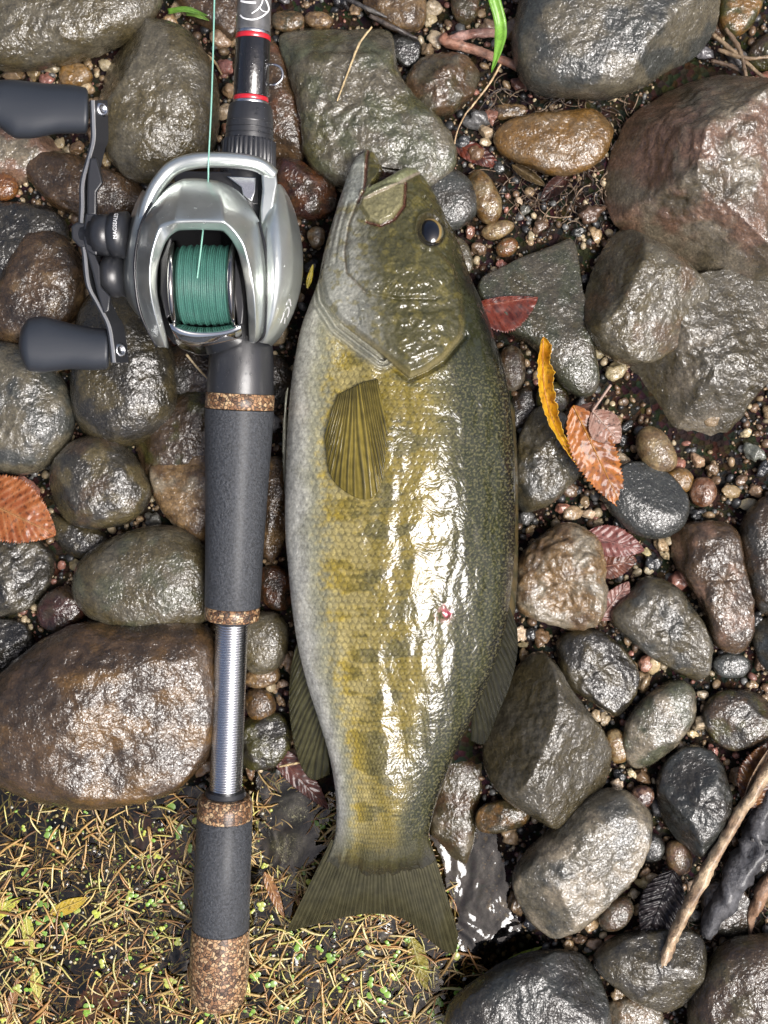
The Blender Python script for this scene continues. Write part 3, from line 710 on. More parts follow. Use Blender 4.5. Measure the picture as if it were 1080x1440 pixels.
bt = np.linspace(0, 1, NT); ut = 0.55 * (2 * bt - 1) + 0.45 * np.sin((bt - .5) * np.pi)
ub = np.linspace(1, -1, NB + 2)[1:-1]
UU = np.concatenate([ut, ub])[None, :] * np.ones((len(YS), 1))
TOP = np.concatenate([np.ones(NT), np.zeros(NB)])[None, :] * np.ones((len(YS), 1))
cxm = ((FL + FR) / 2)[:, None]; hw = ((FR - FL) / 2)[:, None]
PXm = cxm + hw * UU; PYm = YS[:, None] + 0 * UU
PYm = PYm + sstep(1150, 1224, YS)[:, None] * (9 - 22 * UU ** 2 + 5 * fbm(np.stack([UU * 6, 0 * UU, 0 * UU + .5], -1), 6, 3))
prof = (1 - np.abs(UU) ** 2.15) ** 0.62
zoff = TT[:, None] * prof * np.where(TOP > 0, 1, -0.85)
# the back ridge is higher than the belly edge
# --- sculpting of the upper flank, millimetres
d = np.zeros_like(PXm)
OPER = [(447,385),(458,430),(480,460),(505,480),(536,505),(575,538),(598,528),(620,513),(648,480),(652,440),(640,380),(600,345),(560,340),(500,340),(462,350)]
so = sdist(PXm, PYm, OPER)
d += 2.6 * sstep(0, 9, so) * sstep(330, 400, PYm)
CHEEK = [(487,358),(488,394),(500,412),(518,424),(560,432),(600,428),(640,400),(640,330),(600,280),(560,290),(520,325),(495,330)]
sc_ = sdist(PXm, PYm, CHEEK); d += 1.0 * sstep(0, 6, sc_) * sstep(310, 370, PYm)
SUBOP = [(500,428),(545,448),(600,446),(640,440),(620,500),(575,520),(540,490),(505,468)]
d += 0.9 * sstep(0, 8, sdist(PXm, PYm, SUBOP))
# gill membrane folds left of the gill cover
ml = [(449,372),(457,425),(480,462),(508,485),(538,508)]
dm = seg_dist(PXm, PYm, ml, False)
left = ~(so > 0)
d += np.where(left, 1.0 * np.cos(dm / 7.5 * 2 * np.pi) * sstep(26, 6, dm) * sstep(360, 400, PYm), 0)
d += np.where(left, -2.2 * sstep(7, 0, dm), 0) * sstep(360, 410, PYm)
mr = [(538,508),(575,538),(620,514),(650,478)]
d += np.where(left, -1.8 * sstep(9, 0, seg_dist(PXm, PYm, mr, False)), 0)
# jaw bones
MAX = [(506,286),(520,277),(545,266),(570,261),(572,280),(567,300),(553,316),(534,325),(518,319),(504,297)]
d += 2.3 * sstep(0, 6, sdist(PXm, PYm, MAX))
lip = seg_dist(PXm, PYm, [(584,240),(560,256),(540,268),(514,279)], False)
d += 2.6 * np.sqrt(np.clip(1 - (lip / 9) ** 2, 0, 1))
gap = sdist(PXm, PYm, [(534,228),(548,232),(572,232),(560,246),(545,257),(524,268),(517,274),(522,262),(531,250)])
d -= 11 * sstep(-1, 7, gap)
seam = seg_dist(PXm, PYm, [(518,214),(515,235),(514,258),(512,277),(504,289)], False)
d -= 1.3 * sstep(4, 0, seam)
jl = seg_dist(PXm, PYm, [(504,289),(492,320),(486,360),(489,392),(514,420)], False); d -= 0.9 * sstep(4, 0, jl)
ch = seg_dist(PXm, PYm, [(516,422),(560,431),(610,430)], False); d -= 0.8 * sstep(4, 0, ch)
jr = seg_dist(PXm, PYm, [(570,264),(568,298),(554,318),(535,327),(516,320)], False); d -= 1.1 * sstep(3.5, 0, jr)
# throat creases and eye socket
for q, pl_ in enumerate(([(478,300),(468,340),(460,380)], [(489,290),(478,330),(472,375)])):
    d -= 0.6 * sstep(4, 0, seg_dist(PXm, PYm, pl_, False))
EX, EY = 605, 331
er = np.hypot((PXm - EX) / 19, (PYm - EY) / 24)
d += 1.2 * np.exp(-((er - 1.12) / .16) ** 2) - 3.0 * sstep(1.0, 0.6, er)
d -= 1.3 * sstep(4, 1, np.hypot(PXm - 596, PYm - 283)) + 1.0 * sstep(3, 1, np.hypot(PXm - 604, PYm - 294))
# uneven soft head and belly
q3 = np.stack([PXm, PYm, 0 * PXm], -1)
headm = sstep(540, 470, PYm) * np.where(so > -5, 1, sstep(520, 400, PYm))
d += 0.7 * fbm(q3 / 30, 5, 3) * headm + 0.35 * fbm(q3 / 7, 8, 2) * headm
d += 1.7 * fbm(q3 / np.array([60, 170, 1]), 15, 3) * (1 - headm)
# wound
wd = np.hypot(PXm - 622, (PYm - 859) * .8) + 5 * fbm(q3 / 8, 23, 2); d += -0.7 * sstep(9, 2, wd) + 0.12 * np.exp(-((wd - 9) / 4) ** 2)
# --- scales: overlapping rows, each scale rising to its rear edge
pr = np.interp(YS, [212, 560, 900, 1215], [7.5, 10.0, 9.0, 5.5])
srow = np.concatenate([[0], np.cumsum(np.diff(YS) / ((pr[1:] + pr[:-1]) / 2))])[:, None] + 0 * UU
ccol = UU * 18.0
best = np.zeros_like(UU)
wob = 0.12 * fbm(q3 / 22, 77, 2)
for k in range(0, 3):
    row = np.floor(srow + wob) - k
    a_ = srow + wob - row
    off = np.where(np.mod(row, 2) > 0, 0.5, 0.0)
    b_ = ccol - off - np.round(ccol - off)
    ins = (a_ / 1.75) ** 2 + (b_ / 0.62) ** 2 < 1
    best = np.maximum(best, np.where(ins, 0.25 + 0.45 * a_ - 0.8 * b_ * b_, 0))
scm = np.where(so > -6, 0, 1) * sstep(455, 520, PYm + 0.25 * (560 - PXm)) * sstep(1222, 1195, PYm)
scm *= (0.35 + 0.65 * sstep(-0.95, -0.5, UU))
d += 0.05 * (best - 0.5) * scm
SCH = best * scm * TOP
d += 0.1 * np.sin(PXm * 1.1) * np.sin(PYm * .9) * sstep(1, 2, sc_) * sstep(40, 10, sc_)       # tiny cheek scales
edge = np.clip((1 - np.abs(UU)) / 0.06, 0, 1)
Zm = ZC[:, None] + zoff + np.where(TOP > 0, d * 1e-3 * (0.1 + 0.9 * edge), 0)
zproj = ZC[:, None] + 0.35 * zoff * (TOP > 0)
kk = PX * (CAM_H - zproj) / CAM_H
FV = np.stack([(PXm - 540) * kk, (720 - PYm) * kk, Zm], -1)
# --- colouring of the skin
L3 = lambda *c: np.array(c, float)
nb = fbm(q3 / np.array([95, 46, 1]), 31, 5, gain=.62); ns = fbm(q3 / 9, 37, 3); nf = fbm(q3 / 3.2, 41, 2)
u = UU + 0.06 * fbm(q3 / 40, 51, 3)
def lerp(a, b_, t): return a * (1 - t[..., None]) + b_ * t[..., None]
belly = L3(.55, .54, .47); olive = L3(.25, .19, .03); gold = L3(.38, .275, .03); back = L3(.034, .038, .012); deep = L3(.012, .012, .007)
C = np.ones(UU.shape + (3,)) * belly
C = lerp(C, L3(.34, .33, .22), sstep(-.92, -.72, u))
C = lerp(C, gold, sstep(-.78, -.5, u + .12 * ns) * (.55 + .45 * sstep(-.2, .3, nb)))
C = lerp(C, olive, sstep(-.45, -.1, u))
C = lerp(C, L3(.11, .10, .035), sstep(.0, .2, nb) * sstep(-.7, -.3, u) * .8)     # dark side bars
C = lerp(C, L3(.15, .14, .05), sstep(.15, .4, u) * .6)
C = lerp(C, back, sstep(.22, .55, u)); C = lerp(C, deep, sstep(.8, .97, u))
C = C * (1 + .35 * ns[..., None] + .25 * nf[..., None]) 
rim = sstep(.45, .72, best) * scm
C = C * (1 + .5 * (rim[..., None] - .35) * scm[..., None])
pale = sstep(.1, .3, nf) * scm * sstep(-.6, -.2, u); C = lerp(C, L3(.40, .36, .16), pale * .35)
# head
hd = np.clip(np.maximum(sstep(-3, 4, so), sstep(400, 350, PYm)), 0, 1)
HC = np.ones(C.shape) * L3(.11, .10, .035)
t = (PXm - (475 + .15 * (PYm - 300))) / 60
HC = lerp(L3(.36, .36, .31) * np.ones(C.shape), HC, sstep(-.1, 1.0, t + .25 * ns))
HC = lerp(HC, L3(.035, .036, .014), sstep(600, 650, PXm + .0 * PYm - .18 * (PYm - 330) + 14 * ns))
HC = lerp(HC, L3(.24, .20, .05), sstep(.1, .4, fbm(q3 / 18, 71, 3)) * .55)
HC = lerp(HC, L3(.07, .07, .03), sstep(.12, .4, fbm(q3 / 14, 81, 3)) * .5 * sstep(.5, 1.2, t))
jaw = sstep(0, 3, 514 - PXm - .0 * PYm) * sstep(300, 285, PYm)
HC = lerp(HC, L3(.40, .42, .38), jaw * .8)
HC = lerp(HC, L3(.33, .30, .15), sstep(-1, 3, sdist(PXm, PYm, MAX)))
HC = lerp(HC, L3(.30, .31, .16), sstep(9, 5, lip)); HC = lerp(HC, L3(.55, .45, .38), np.exp(-((lip - 8) / 1.5) ** 2) * (PYm > 245 + 0 * PXm) * .6)
HC = lerp(HC, L3(.05, .02, .015), sstep(1, 7, gap)); HC = lerp(HC, L3(.16, .06, .04), sstep(3, 1, seam) * .8)
HC = lerp(HC, L3(.14, .05, .03), sstep(3, 1, jr) * .9); HC = lerp(HC, L3(.12, .09, .05), sstep(2.5, .5, jl) * .7)
HC = lerp(HC, L3(.06, .05, .02), sstep(1.25, .95, er))
C = lerp(C, HC * (1 + .2 * nf[..., None]), hd)
memb = np.where(left, sstep(26, 10, dm) * sstep(350, 400, PYm), 0); C = lerp(C, L3(.40, .40, .33) * (1 + .25 * np.cos(dm / 7.5 * 2 * np.pi))[..., None], memb * .85)
C = lerp(C, L3(.36, .30, .14), np.exp(-((so - 3) / 3.5) ** 2) * sstep(440, 500, PYm) * .7)
C = lerp(C, L3(.72, .10, .16), sstep(7, 3.5, np.hypot(PXm - 625 + 7 * ns, (PYm - 857) * .7 + 5 * nf)) * .9); C = lerp(C, L3(.55, .30, .26), np.exp(-((wd - 8) / 4) ** 2) * sstep(-.1, .25, ns + .1) * .7)
ll = seg_dist(PXm, PYm, [(608,890),(604,930),(606,960),(603,990),(605,1030)], False) + 2 * ns
C = lerp(C, L3(.06, .06, .05), sstep(1.6, .5, ll) * .8)
tailc = sstep(1140, 1205, YS[:, None] + 12 * ns); C = lerp(C, L3(.085, .078, .03), tailc * .8)
C = lerp(C, L3(.04, .036, .018), sstep(1195, 1220, YS[:, None] + 10 * ns))
C = np.where(TOP[..., None] > 0, C, L3(.4, .4, .35))
C = np.clip(C * (.78 - .30 * sstep(-.8, -.25, UU))[..., None], .004, .7)
ncol = NT + NB
FF = grid_faces(len(YS), ncol, True)
caps = []
FV_ = FV.reshape(-1, 3); FC_ = C.reshape(-1, 3)
c0, c1 = len(FV_), len(FV_) + 1
FV_ = np.vstack([FV_, FV[0].mean(0), FV[-1].mean(0)]); FC_ = np.vstack([FC_, C[0].mean(0), C[-1].mean(0)]); FS_ = np.concatenate([SCH.ravel(), [0, 0]])
i_ = np.arange(ncol); j_ = (i_ + 1) % ncol; lastr = (len(YS) - 1) * ncol
FF = np.vstack([FF[:, ::-1], np.stack([i_, j_, 0 * i_ + c0, 0 * i_ + c0], -1)[:0]])
fish_me = mesh_from("fish", FV_, FF, True, FC_, {"scale_height": FS_})
bmf = bmesh.new(); bmf.from_mesh(fish_me); bmesh.ops.holes_fill(bmf, edges=[e for e in bmf.edges if e.is_boundary], sides=0); bmf.to_mesh(fish_me); bmf.free()
fish = link("fish", fish_me, M_FISH, label="olive and gold freshwater bass lying on its side on wet stones", cat="fish")

def fish_z(px, py):
    """height of the fish's upper surface at a photograph position"""
    r = int(np.argmin(np.abs(YS - py))); c = int(np.argmin(np.abs(PXm[r, :NT] - px)))
    return float(Zm[r, c])

M_FIN = bpy.data.materials.new("wet_fin")
nt, b = nodes_of(M_FIN)
base = N(nt, "ShaderNodeVertexColor", layer_name="Col").outputs[0]
nt.links.new(base, b.inputs["Base Color"])
setp(b, Roughness=0.5, Coat_Weight=0.45, Coat_Roughness=0.06, Specular_IOR_Level=0.05, Coat_IOR=1.5)
at = N(nt, "ShaderNodeAttribute", attribute_name="alpha"); nt.links.new(at.outputs["Fac"], b.inputs["Alpha"])

def fin(name, base_pts, tip_pts, nray, c_in, c_ray, ridge=.35, nr=60, tips=None, dark_edge=.3, alpha=.82, bulge=0.0, thick=.0004, wave=0.0, cols=None):
    """ruled fin between a base curve and an outer edge, both lists of (px, py, z mm)"""
    nc = cols or nray * 8
    def res(p, n):
        p = np.array(p, float); s = np.concatenate([[0], np.cumsum(np.linalg.norm(np.diff(p[:, :2], axis=0), axis=1))])
        f = catmull(p, 12); sf = np.concatenate([[0], np.cumsum(np.linalg.norm(np.diff(f[:, :2], axis=0), axis=1))])
        t = np.linspace(0, sf[-1], n)
        return np.stack([np.interp(t, sf, f[:, i]) for i in range(3)], -1)
    A, B = res(base_pts, nc), res(tip_pts, nc)
    t = np.linspace(0, 1, nr)[:, None, None]
    pts = A[None] * (1 - t) + B[None] * t
    ph = np.linspace(0, nray, nc)[None, :] * np.ones((nr, 1))
    tt = t[..., 0]
    ph = ph + .45 * fbm(np.stack([ph * .55, 0 * ph + tt * .8, 0 * ph + nray], -1), 19, 2)
    branch = np.where(tt > .5, np.abs(np.cos(np.pi * ph * 2)), np.abs(np.cos(np.pi * ph)))
    ray = np.abs(np.cos(np.pi * ph)) ** 3 * (1 - .5 * tt) + .5 * sstep(.35, .8, tt) * np.abs(np.cos(2 * np.pi * ph)) ** 4
    pts[..., 2] += ridge * ray + bulge * np.sin(np.pi * tt) + wave * np.sin(ph * .9 + tt * 3) * tt
    # frayed outer edge
    fr_ = (fbm(np.stack([ph * .9, 0 * ph, 0 * ph], -1), 5, 3) * 6) * (tt > .97)
    X = PA(pts[..., 0], pts[..., 1], pts[..., 2] * 1e-3)
    nn = fbm(np.stack([pts[..., 0], pts[..., 1], 0 * ph], -1) / 12, 61, 3)
    col = lerp(np.ones(X.shape) * np.array(c_in), np.array(c_ray), np.clip(ray, 0, 1))
    col = col * (1 + .35 * nn)[..., None] * (1 - dark_edge * sstep(.6, 1, tt) * np.ones_like(ph))[..., None]
    al = np.clip(alpha + .35 * ray - .15 * tt, 0, 1)
    me = mesh_from(name, X.reshape(-1, 3), grid_faces(nr, nc), True, col.reshape(-1, 3), {"alpha": al.ravel()})
    o = link(name, me, M_FIN, fish)
    md = o.modifiers.new("thickness", 'SOLIDIFY'); md.thickness = thick; md.offset = -1
    return o
fz = lambda x, y, a=0.0: (x, y, fish_z(x, y) * 1e3 + a)
fin("pectoral_fin", [fz(474,556,.4),fz(490,548,.6),fz(510,538,.8),fz(531,533,.8)], [fz(457,612,1.2),fz(465,668,1.4),fz(490,694,1.2),fz(518,702,1.0),fz(536,680,1.2),fz(546,604,1.6)], 20, (.22,.17,.035), (.035,.03,.01), .35, 70, alpha=.9, bulge=1.4, dark_edge=.1)
fin("pelvic_fin", [(404,545,40),(402,560,38),(402,580,36)], [(398,600,36),(398,650,34),(401,695,33)], 5, (.25,.25,.2), (.12,.12,.09), .3, 30)
fin("anal_fin", [(418,905,34),(431,950,33),(447,1000,31.5),(461,1045,30)], [(410,935,27),(407,985,23),(412,1035,20),(423,1075,18),(440,1096,17),(464,1088,19)], 16, (.085,.08,.036), (.022,.02,.01), .4, 50, alpha=.95)
fin("dorsal_fin", [(716,560,36),(724,650,35),(724,720,34.5),(722,790,33.5),(716,850,31.5),(706,905,30)], [(724,575,30),(728,660,29),(729,740,28.5),(728,810,28),(724,860,27),(714,905,26)], 10, (.07,.05,.02), (.03,.03,.015), .5, 24, alpha=1)
fin("soft_dorsal_fin", [(716,852,36),(703,910,35),(685,958,34),(664,1008,33)], [(727,880,31),(728,915,29),(718,962,27),(700,1005,25),(682,1045,23),(662,1042,25)], 18, (.018,.017,.008), (.008,.008,.004), .4, 50, alpha=1)
fin("tail_fin", [(466,1180,32.5),(485,1186,33),(510,1189,33.2),(540,1190,33.2),(570,1189,33),(592,1186,32.6),(605,1182,32)],
    [(402,1310,4),(425,1304,7),(455,1296,11),(490,1288,15),(520,1284,17),(555,1287,16.5),(580,1299,14),(603,1320,9),(625,1337,5.5),(640,1338,4),(644,1310,7)], 40, (.026,.024,.011), (.05,.046,.024), .22, 90, alpha=1, bulge=4.5, dark_edge=.15, wave=.5)

# eye: a wet ball with a dark pupil in a thin bronze iris
M_EYE = bpy.data.materials.new("wet_eye")
nt, b = nodes_of(M_EYE)
nt.links.new(N(nt, "ShaderNodeVertexColor", layer_name="Col").outputs[0], b.inputs["Base Color"])
setp(b, Roughness=0.08, Coat_Weight=1.0, Coat_Roughness=0.01, Coat_IOR=1.45)
nu, nv = 48, 30
ph = np.linspace(0, np.pi / 2 * 1.15, nv)[:, None]; th = np.linspace(0, 2 * np.pi, nu, endpoint=False)[None]
er_ = np.sin(ph); ez = fish_z(EX, EY) * 1e3 - 1.5
ex_ = EX + 19.5 * er_ * np.cos(th); ey_ = EY + 24.5 * er_ * np.sin(th)
Xe = PA(ex_, ey_, (ez + 4.6 * np.cos(ph) + 0 * th) * 1e-3)
pd = np.hypot((ex_ - 603) / 15, (ey_ - 326) / 17)
ce = lerp(L3(.003, .004, .007) * np.ones(Xe.shape), L3(.22, .15, .05), sstep(.96, 1.04, pd)); ce = lerp(ce, L3(.10, .10, .07), sstep(1.12, 1.3, pd))
eye = link("eye", mesh_from("eye", Xe.reshape(-1, 3), grid_faces(nv, nu, True)[:, ::-1].copy(), True, ce.reshape(-1, 3)), M_EYE, fish)
# ------------------------------------------------------------------ the rod
def mat_cork():
    m = bpy.data.materials.new("burl_cork"); nt, b = nodes_of(m)
    tc = N(nt, "ShaderNodeNewGeometry").outputs["Position"]
    nz = noise(nt, tc, 500, 2, .5)
    va = N(nt, "ShaderNodeVectorMath", operation='MULTIPLY_ADD'); nt.links.new(nz.outputs["Color"], va.inputs[0]); va.inputs[1].default_value = (.002, .002, .002); nt.links.new(tc, va.inputs[2])
    v = N(nt, "ShaderNodeTexVoronoi"); v.inputs["Scale"].default_value = 620; nt.links.new(va.outputs[0], v.inputs["Vector"])
    ve = N(nt, "ShaderNodeTexVoronoi", feature='DISTANCE_TO_EDGE'); ve.inputs["Scale"].default_value = 620; nt.links.new(va.outputs[0], ve.inputs["Vector"])
    sp = N(nt, "ShaderNodeSeparateColor"); nt.links.new(v.outputs["Color"], sp.inputs[0])
    c = ramp(nt, sp.outputs[0], [(0.0, (.05, .025, .012)), (.3, (.18, .085, .035)), (.6, (.34, .19, .09)), (.9, (.45, .31, .17))])
    e = ramp(nt, ve.outputs["Distance"], [(0.02, .12), (.14, 1.0)])
    nt.links.new(mixc(nt, c.outputs[0], e.outputs[0], 1.0, 'MULTIPLY'), b.inputs["Base Color"])
    setp(b, Roughness=.55, Coat_Weight=.35, Coat_Roughness=.2)
    nt.links.new(bump(nt, e.outputs[0], .0003, .7), b.inputs["Normal"])
    return m
M_CORK = mat_cork()
M_EVA = mat_simple("black_foam_grip", (.028, .031, .036), .62, vary=(1000, .4, 1.9), bumps=[(700, .0007), (1600, .0004)], coat=.15, coat_rough=.3)
M_BLACK = mat_simple("satin_black_plastic", (.02, .021, .024), .34, coat=.3, coat_rough=.2, bumps=[(2600, .00006)])
M_GLOSSBLK = mat_simple("gloss_black_wrap", (.008, .008, .009), .2, coat=1.0, coat_rough=.02, bumps=[(420, .0004)])
M_BLANK = mat_simple("clear_coated_carbon_blank", (.10, .10, .10), .3, coat=1.0, coat_rough=.02, vary=(300, .6, 1.3))
M_STEEL = mat_simple("brushed_steel", (.62, .63, .65), .26, 1.0, vary=(900, .85, 1.05))
M_CHROME = mat_simple("polished_chrome", (.72, .73, .72), .06, 1.0)
M_RED = mat_simple("red_thread", (.45, .01, .02), .35, coat=1.0)
M_WHITE = mat_simple("white_print", (.75, .76, .76), .4, coat=.4)
RA = np.array(P(307, 1395, .012)); RB = np.array(P(358.5, -20, .064)); RD = RB - RA
RL = np.linalg.norm(RD); RU = RD / RL
def rod_t(py):
    c = (720 - py) * PX / CAM_H
    return float((c * (CAM_H - RA[2]) - RA[1]) / (RD[1] + c * RD[2]))
def rod_prof(pr):
    out = []
    for py, hwp in pr:
        t = rod_t(py); z = RA[2] + t * RD[2]
        out.append((t * RL, hwp * PX * (CAM_H - z) / CAM_H))
    return out
rod = link("fishing_rod", None, label="fishing rod with black foam and cork grips lying across the stones", cat="fishing rod")
rod.location = tuple(RA)
def rod_part(name, pr, mat, parent=None, seg=64, flute=None, shp=40, ref=(0, 0, 1)):
    me = lathe_mesh(name, RA if False else (0, 0, 0), RU, rod_prof(pr), seg, True, flute)
    sharp(me, shp)
    return link(name, me, mat, parent or rod)
def bev(p0, p1, h0, h1, b=2.5):
    return [(p0, 0), (p0, h0 - b), (p0 - b * .4, h0 - b * .35), (p0 - b, h0), (p1 + b, h1), (p1 + b * .4, h1 - b * .35), (p1, h1 - b), (p1, 0)]
rod_part("butt_cap", [(1413, 0), (1413, 20), (1410, 31), (1403, 37), (1392, 40), (1370, 41.5), (1330, 41.5), (1303, 40.6), (1303, 0)], M_CORK)
rod_part("rear_grip", bev(1303.5, 1148, 40, 39, 1.2), M_EVA)
rod_part("cork_ring", [(1148, 0), (1148, 39), (1135, 39), (1124, 37.5), (1119, 33), (1118, 26), (1118, 0)], M_CORK)
rod_part("rubber_collar", [(1121, 0), (1121, 27), (1116, 29), (1111, 27), (1110, 22.8), (1110, 0)], M_BLACK)
th_ = [(1118, 0), (1118, 22)]
py = 1117.0
while py > 870:
    th_ += [(py, 22.3), (py - 1.3, 22.9), (py - 2.4, 22.9), (py - 3.2, 22.0)]; py -= 3.6
th_ += [(868, 22.3), (868, 0)]
rod_part("threaded_tube", th_, M_STEEL, shp=60)
rod_part("lock_ring", bev(876, 868, 27, 28, 1.5), M_BLACK)
rod_part("cork_ring", bev(871, 852, 38.2, 38.6, 2), M_CORK)
rod_part("foregrip", [(852, 0), (852, 38.2), (850, 38.8), (780, 40.5), (700, 43.5), (640, 46), (590, 48), (576, 48.2), (575, 0)], M_EVA)
rod_part("cork_ring", bev(575, 553, 48.4, 48.4, 1), M_CORK)
seat = rod_part("reel_seat", [(553, 0), (553, 46.5), (551, 47), (520, 46), (490, 44), (470, 40), (300, 38), (240, 36), (238, 0)], M_BLACK)
rod_part("locking_nut", [(246, 0), (246, 35), (244, 37.5), (200, 36.5), (197, 34.5), (197, 0)], M_BLACK, seg=216, flute=lambda th, i: 1 + .035 * np.sign(np.sin(36 * th)) * (1 if 1 < i < 4 else 0), shp=50)
rod_part("collar", [(197, 0), (197, 34), (192, 34), (191.5, 32.8), (190, 32.8), (189.5, 33.8), (184, 33.6), (183.5, 32.4), (182, 32.4), (181.5, 33.4), (175, 33.2), (174.5, 32), (173, 32), (172, 32.8), (152, 30.5), (148, 28.5), (147, 0)], M_BLACK)
rod_part("winding_check", bev(148, 143, 25, 24.8, .8), M_STEEL)
rod_part("red_trim", bev(143, 137, 25, 24.9, .6), M_RED)
rod_part("thread_wrap", bev(137, 57, 24.7, 24.5, .5), M_GLOSSBLK)
rod_part("red_trim", bev(57, 50, 24.9, 24.8, .6), M_RED)
rod_part("silver_trim", bev(50, 45.5, 24.7, 24.6, .6), M_STEEL)
blank = rod_part("blank", [(45.5, 0), (45.5, 24.3), (-160, 23.6), (-900, 19), (-901, 0)], M_BLANK)
# hook keeper ring beside the wrap
kz = RA[2] + rod_t(105) * RD[2]
kp = [P(379, 91, kz), P(386, 91, kz + .001), P(394, 95, kz + .0012), P(397.5, 104, kz + .0012), P(395, 113, kz + .0012), P(387, 119, kz + .001), P(379, 119.5, kz)]
o = link("hook_keeper", tube_mesh("hook_keeper", catmull(kp, 6) - RA, 1.7 * PX, 10), M_STEEL, rod)
# white script lettering, printed round the blank
def on_blank(px, py):
    t = rod_t(py); c = RA + t * RD
    r = 24.45 * PX * (CAM_H - c[2]) / CAM_H
    z = c[2]
    for _ in range(4):
        x, y, _z = P(px, py, z); dx_ = min(abs(x - c[0]), r * .98); z = c[2] + math.sqrt(max(r * r - dx_ * dx_, 0)) + .00006
    return np.array(P(px, py, z))
def print_stroke(name, pts, w, surf, parent, mat, off):
    f = catmull(pts, 8); t = np.gradient(f, axis=0); t /= np.linalg.norm(t, axis=1)[:, None] + 1e-9
    nrm = np.stack([-t[:, 1], t[:, 0]], -1)
    V = []
    for a in (-.5, .5):
        V += [surf(*(f[i] + nrm[i] * w * a)) for i in range(len(f))]
    V = np.array(V) - off
    n = len(f); F = [(i, i + 1, n + i + 1, n + i) for i in range(n - 1)]
    return link(name, mesh_from(name, V, F), mat, parent)
for s_, w_ in (([(337.5,21),(343,25.5),(355,27.5),(365,25),(373,20),(378,14),(377,7),(373,-2)], 2.2), ([(354,19),(363,12.5),(368,5),(370,-3)], 1.8), ([(338,1),(346,3),(360,4)], 3.0), ([(364,9),(369,15),(376,17)], 1.2)):
    print_stroke("lettering", s_, w_, on_blank, rod, M_WHITE, RA)
# ------------------------------------------------------------------ the reel
M_SILVER = mat_simple("pearl_silver_shell", (.66, .70, .67), .30, .85, coat=.7, coat_rough=.08, vary=(60, .82, 1.08), bumps=[(1800, .00003)])
M_SMOKE = mat_simple("smoked_chrome", (.30, .29, .28), .1, 1.0)
M_KNOB = mat_simple("matt_rubber_knob", (.022, .026, .033), .48, coat=.15, coat_rough=.35, bumps=[(2200, .00005)])
M_INNER = mat_simple("black_frame", (.012, .012, .014), .35, coat=.3)
M_LINE = mat_simple("green_braid", (.035, .125, .098), .55, coat=.15, coat_rough=.25, vary=(2400, .6, 1.35))
M_LINE2 = mat_simple("wet_green_braid", (.20, .42, .34), .45, coat=.5, coat_rough=.2)
M_EDGE = mat_simple("satin_bright_edge", (.8, .8, .8), .42, .6)
RO = np.array(P(300, 390, .05))
reel = link("fishing_reel", None, label="silver low profile baitcasting reel spooled with green braided line, mounted on the rod", cat="fishing reel")
reel.location = tuple(RO)
def rz(zx, zy, z): return np.array(P(160 + zx / 3.857, 210 + zy / 3.857, z * 1e-3)) - RO
def pz(px, py, z): return np.array(P(px, py, z * 1e-3)) - RO
def cage(name, rows, mat, crease_rows=(), crease_cols=(), sub=3, parent=None, thick=.0012):
    nr, nc = len(rows), len(rows[0])
    me = bpy.data.meshes.new(name)
    me.from_pydata([tuple(rz(*p)) for r in rows for p in r], [], [tuple(f) for f in grid_faces(nr, nc)])
    me.update(); me.polygons.foreach_set("use_smooth", np.ones(len(me.polygons), bool))
    cr = me.attributes.new("crease_edge", 'FLOAT', 'EDGE')
    val = []
    cr_, cc_ = dict(crease_rows), dict(crease_cols)
    for e in me.edges:
        a, b2 = e.vertices; ra, ca, rb, cb = a // nc, a % nc, b2 // nc, b2 % nc
        val.append(cr_.get(ra, 0) if ra == rb else cc_.get(ca, 0) if ca == cb else 0)
    cr.data.foreach_set("value", np.array(val, np.float32))
    o = link(name, me, mat, parent or reel)
    sd = o.modifiers.new("thickness", 'SOLIDIFY'); sd.thickness = thick; sd.offset = 0
    m = o.modifiers.new("smooth", 'SUBSURF'); m.levels = sub; m.render_levels = sub
    return o
def up(rows_, dz): return [(x, y, z + dz) for x, y, z in rows_]
ST = [  # outer, mid, ridge, inner
 [(235,1078,66),(262,1082,72),(277,1080,75),(299,1088,73)],
 [(152,905,74),(190,900,82),(218,885,88),(257,925,84)],
 [(122,750,78),(160,745,87),(190,735,94),(222,780,89)],
 [(118,590,80),(165,560,89),(200,560,97),(228,620,92)],
 [(150,410,80),(205,360,89),(254,420,98),(274,500,94)],
 [(285,205,76),(272,300,90),(293,405,99),(308,455,95)],
 [(378,168,76.5),(355,285,94),(330,395,101),(352,432,96)],
 [(470,163,76.5),(465,285,91.5),(460,385,101),(459,427,97)],
 [(568,180,77),(582,290,95),(598,395,101),(594,434,96)],
 [(690,228,76),(665,335,90),(647,430,98),(646,482,94)],
 [(785,390,78),(738,430,89),(704,520,96),(683,560,91)],
 [(822,570,80),(778,600,90),(747,680,94),(718,700,89)],
 [(828,780,78),(790,800,87),(767,830,90),(734,850,85)],
 [(815,990,70),(785,1010,77),(772,1015,79),(740,1000,75)],
 [(775,1045,65),(760,1050,69),(757,1052,71),(740,1048,69)]]
rows = [[(a[0], a[1], 56), a, b_, c_, d_, (d_[0], d_[1], d_[2] - 16)] for a, b_, c_, d_ in ST]
cage("hood", rows, M_SILVER, {6: .97, 8: .97, 4: .4, 10: .4}, {1: .85, 3: .75, 4: .9})
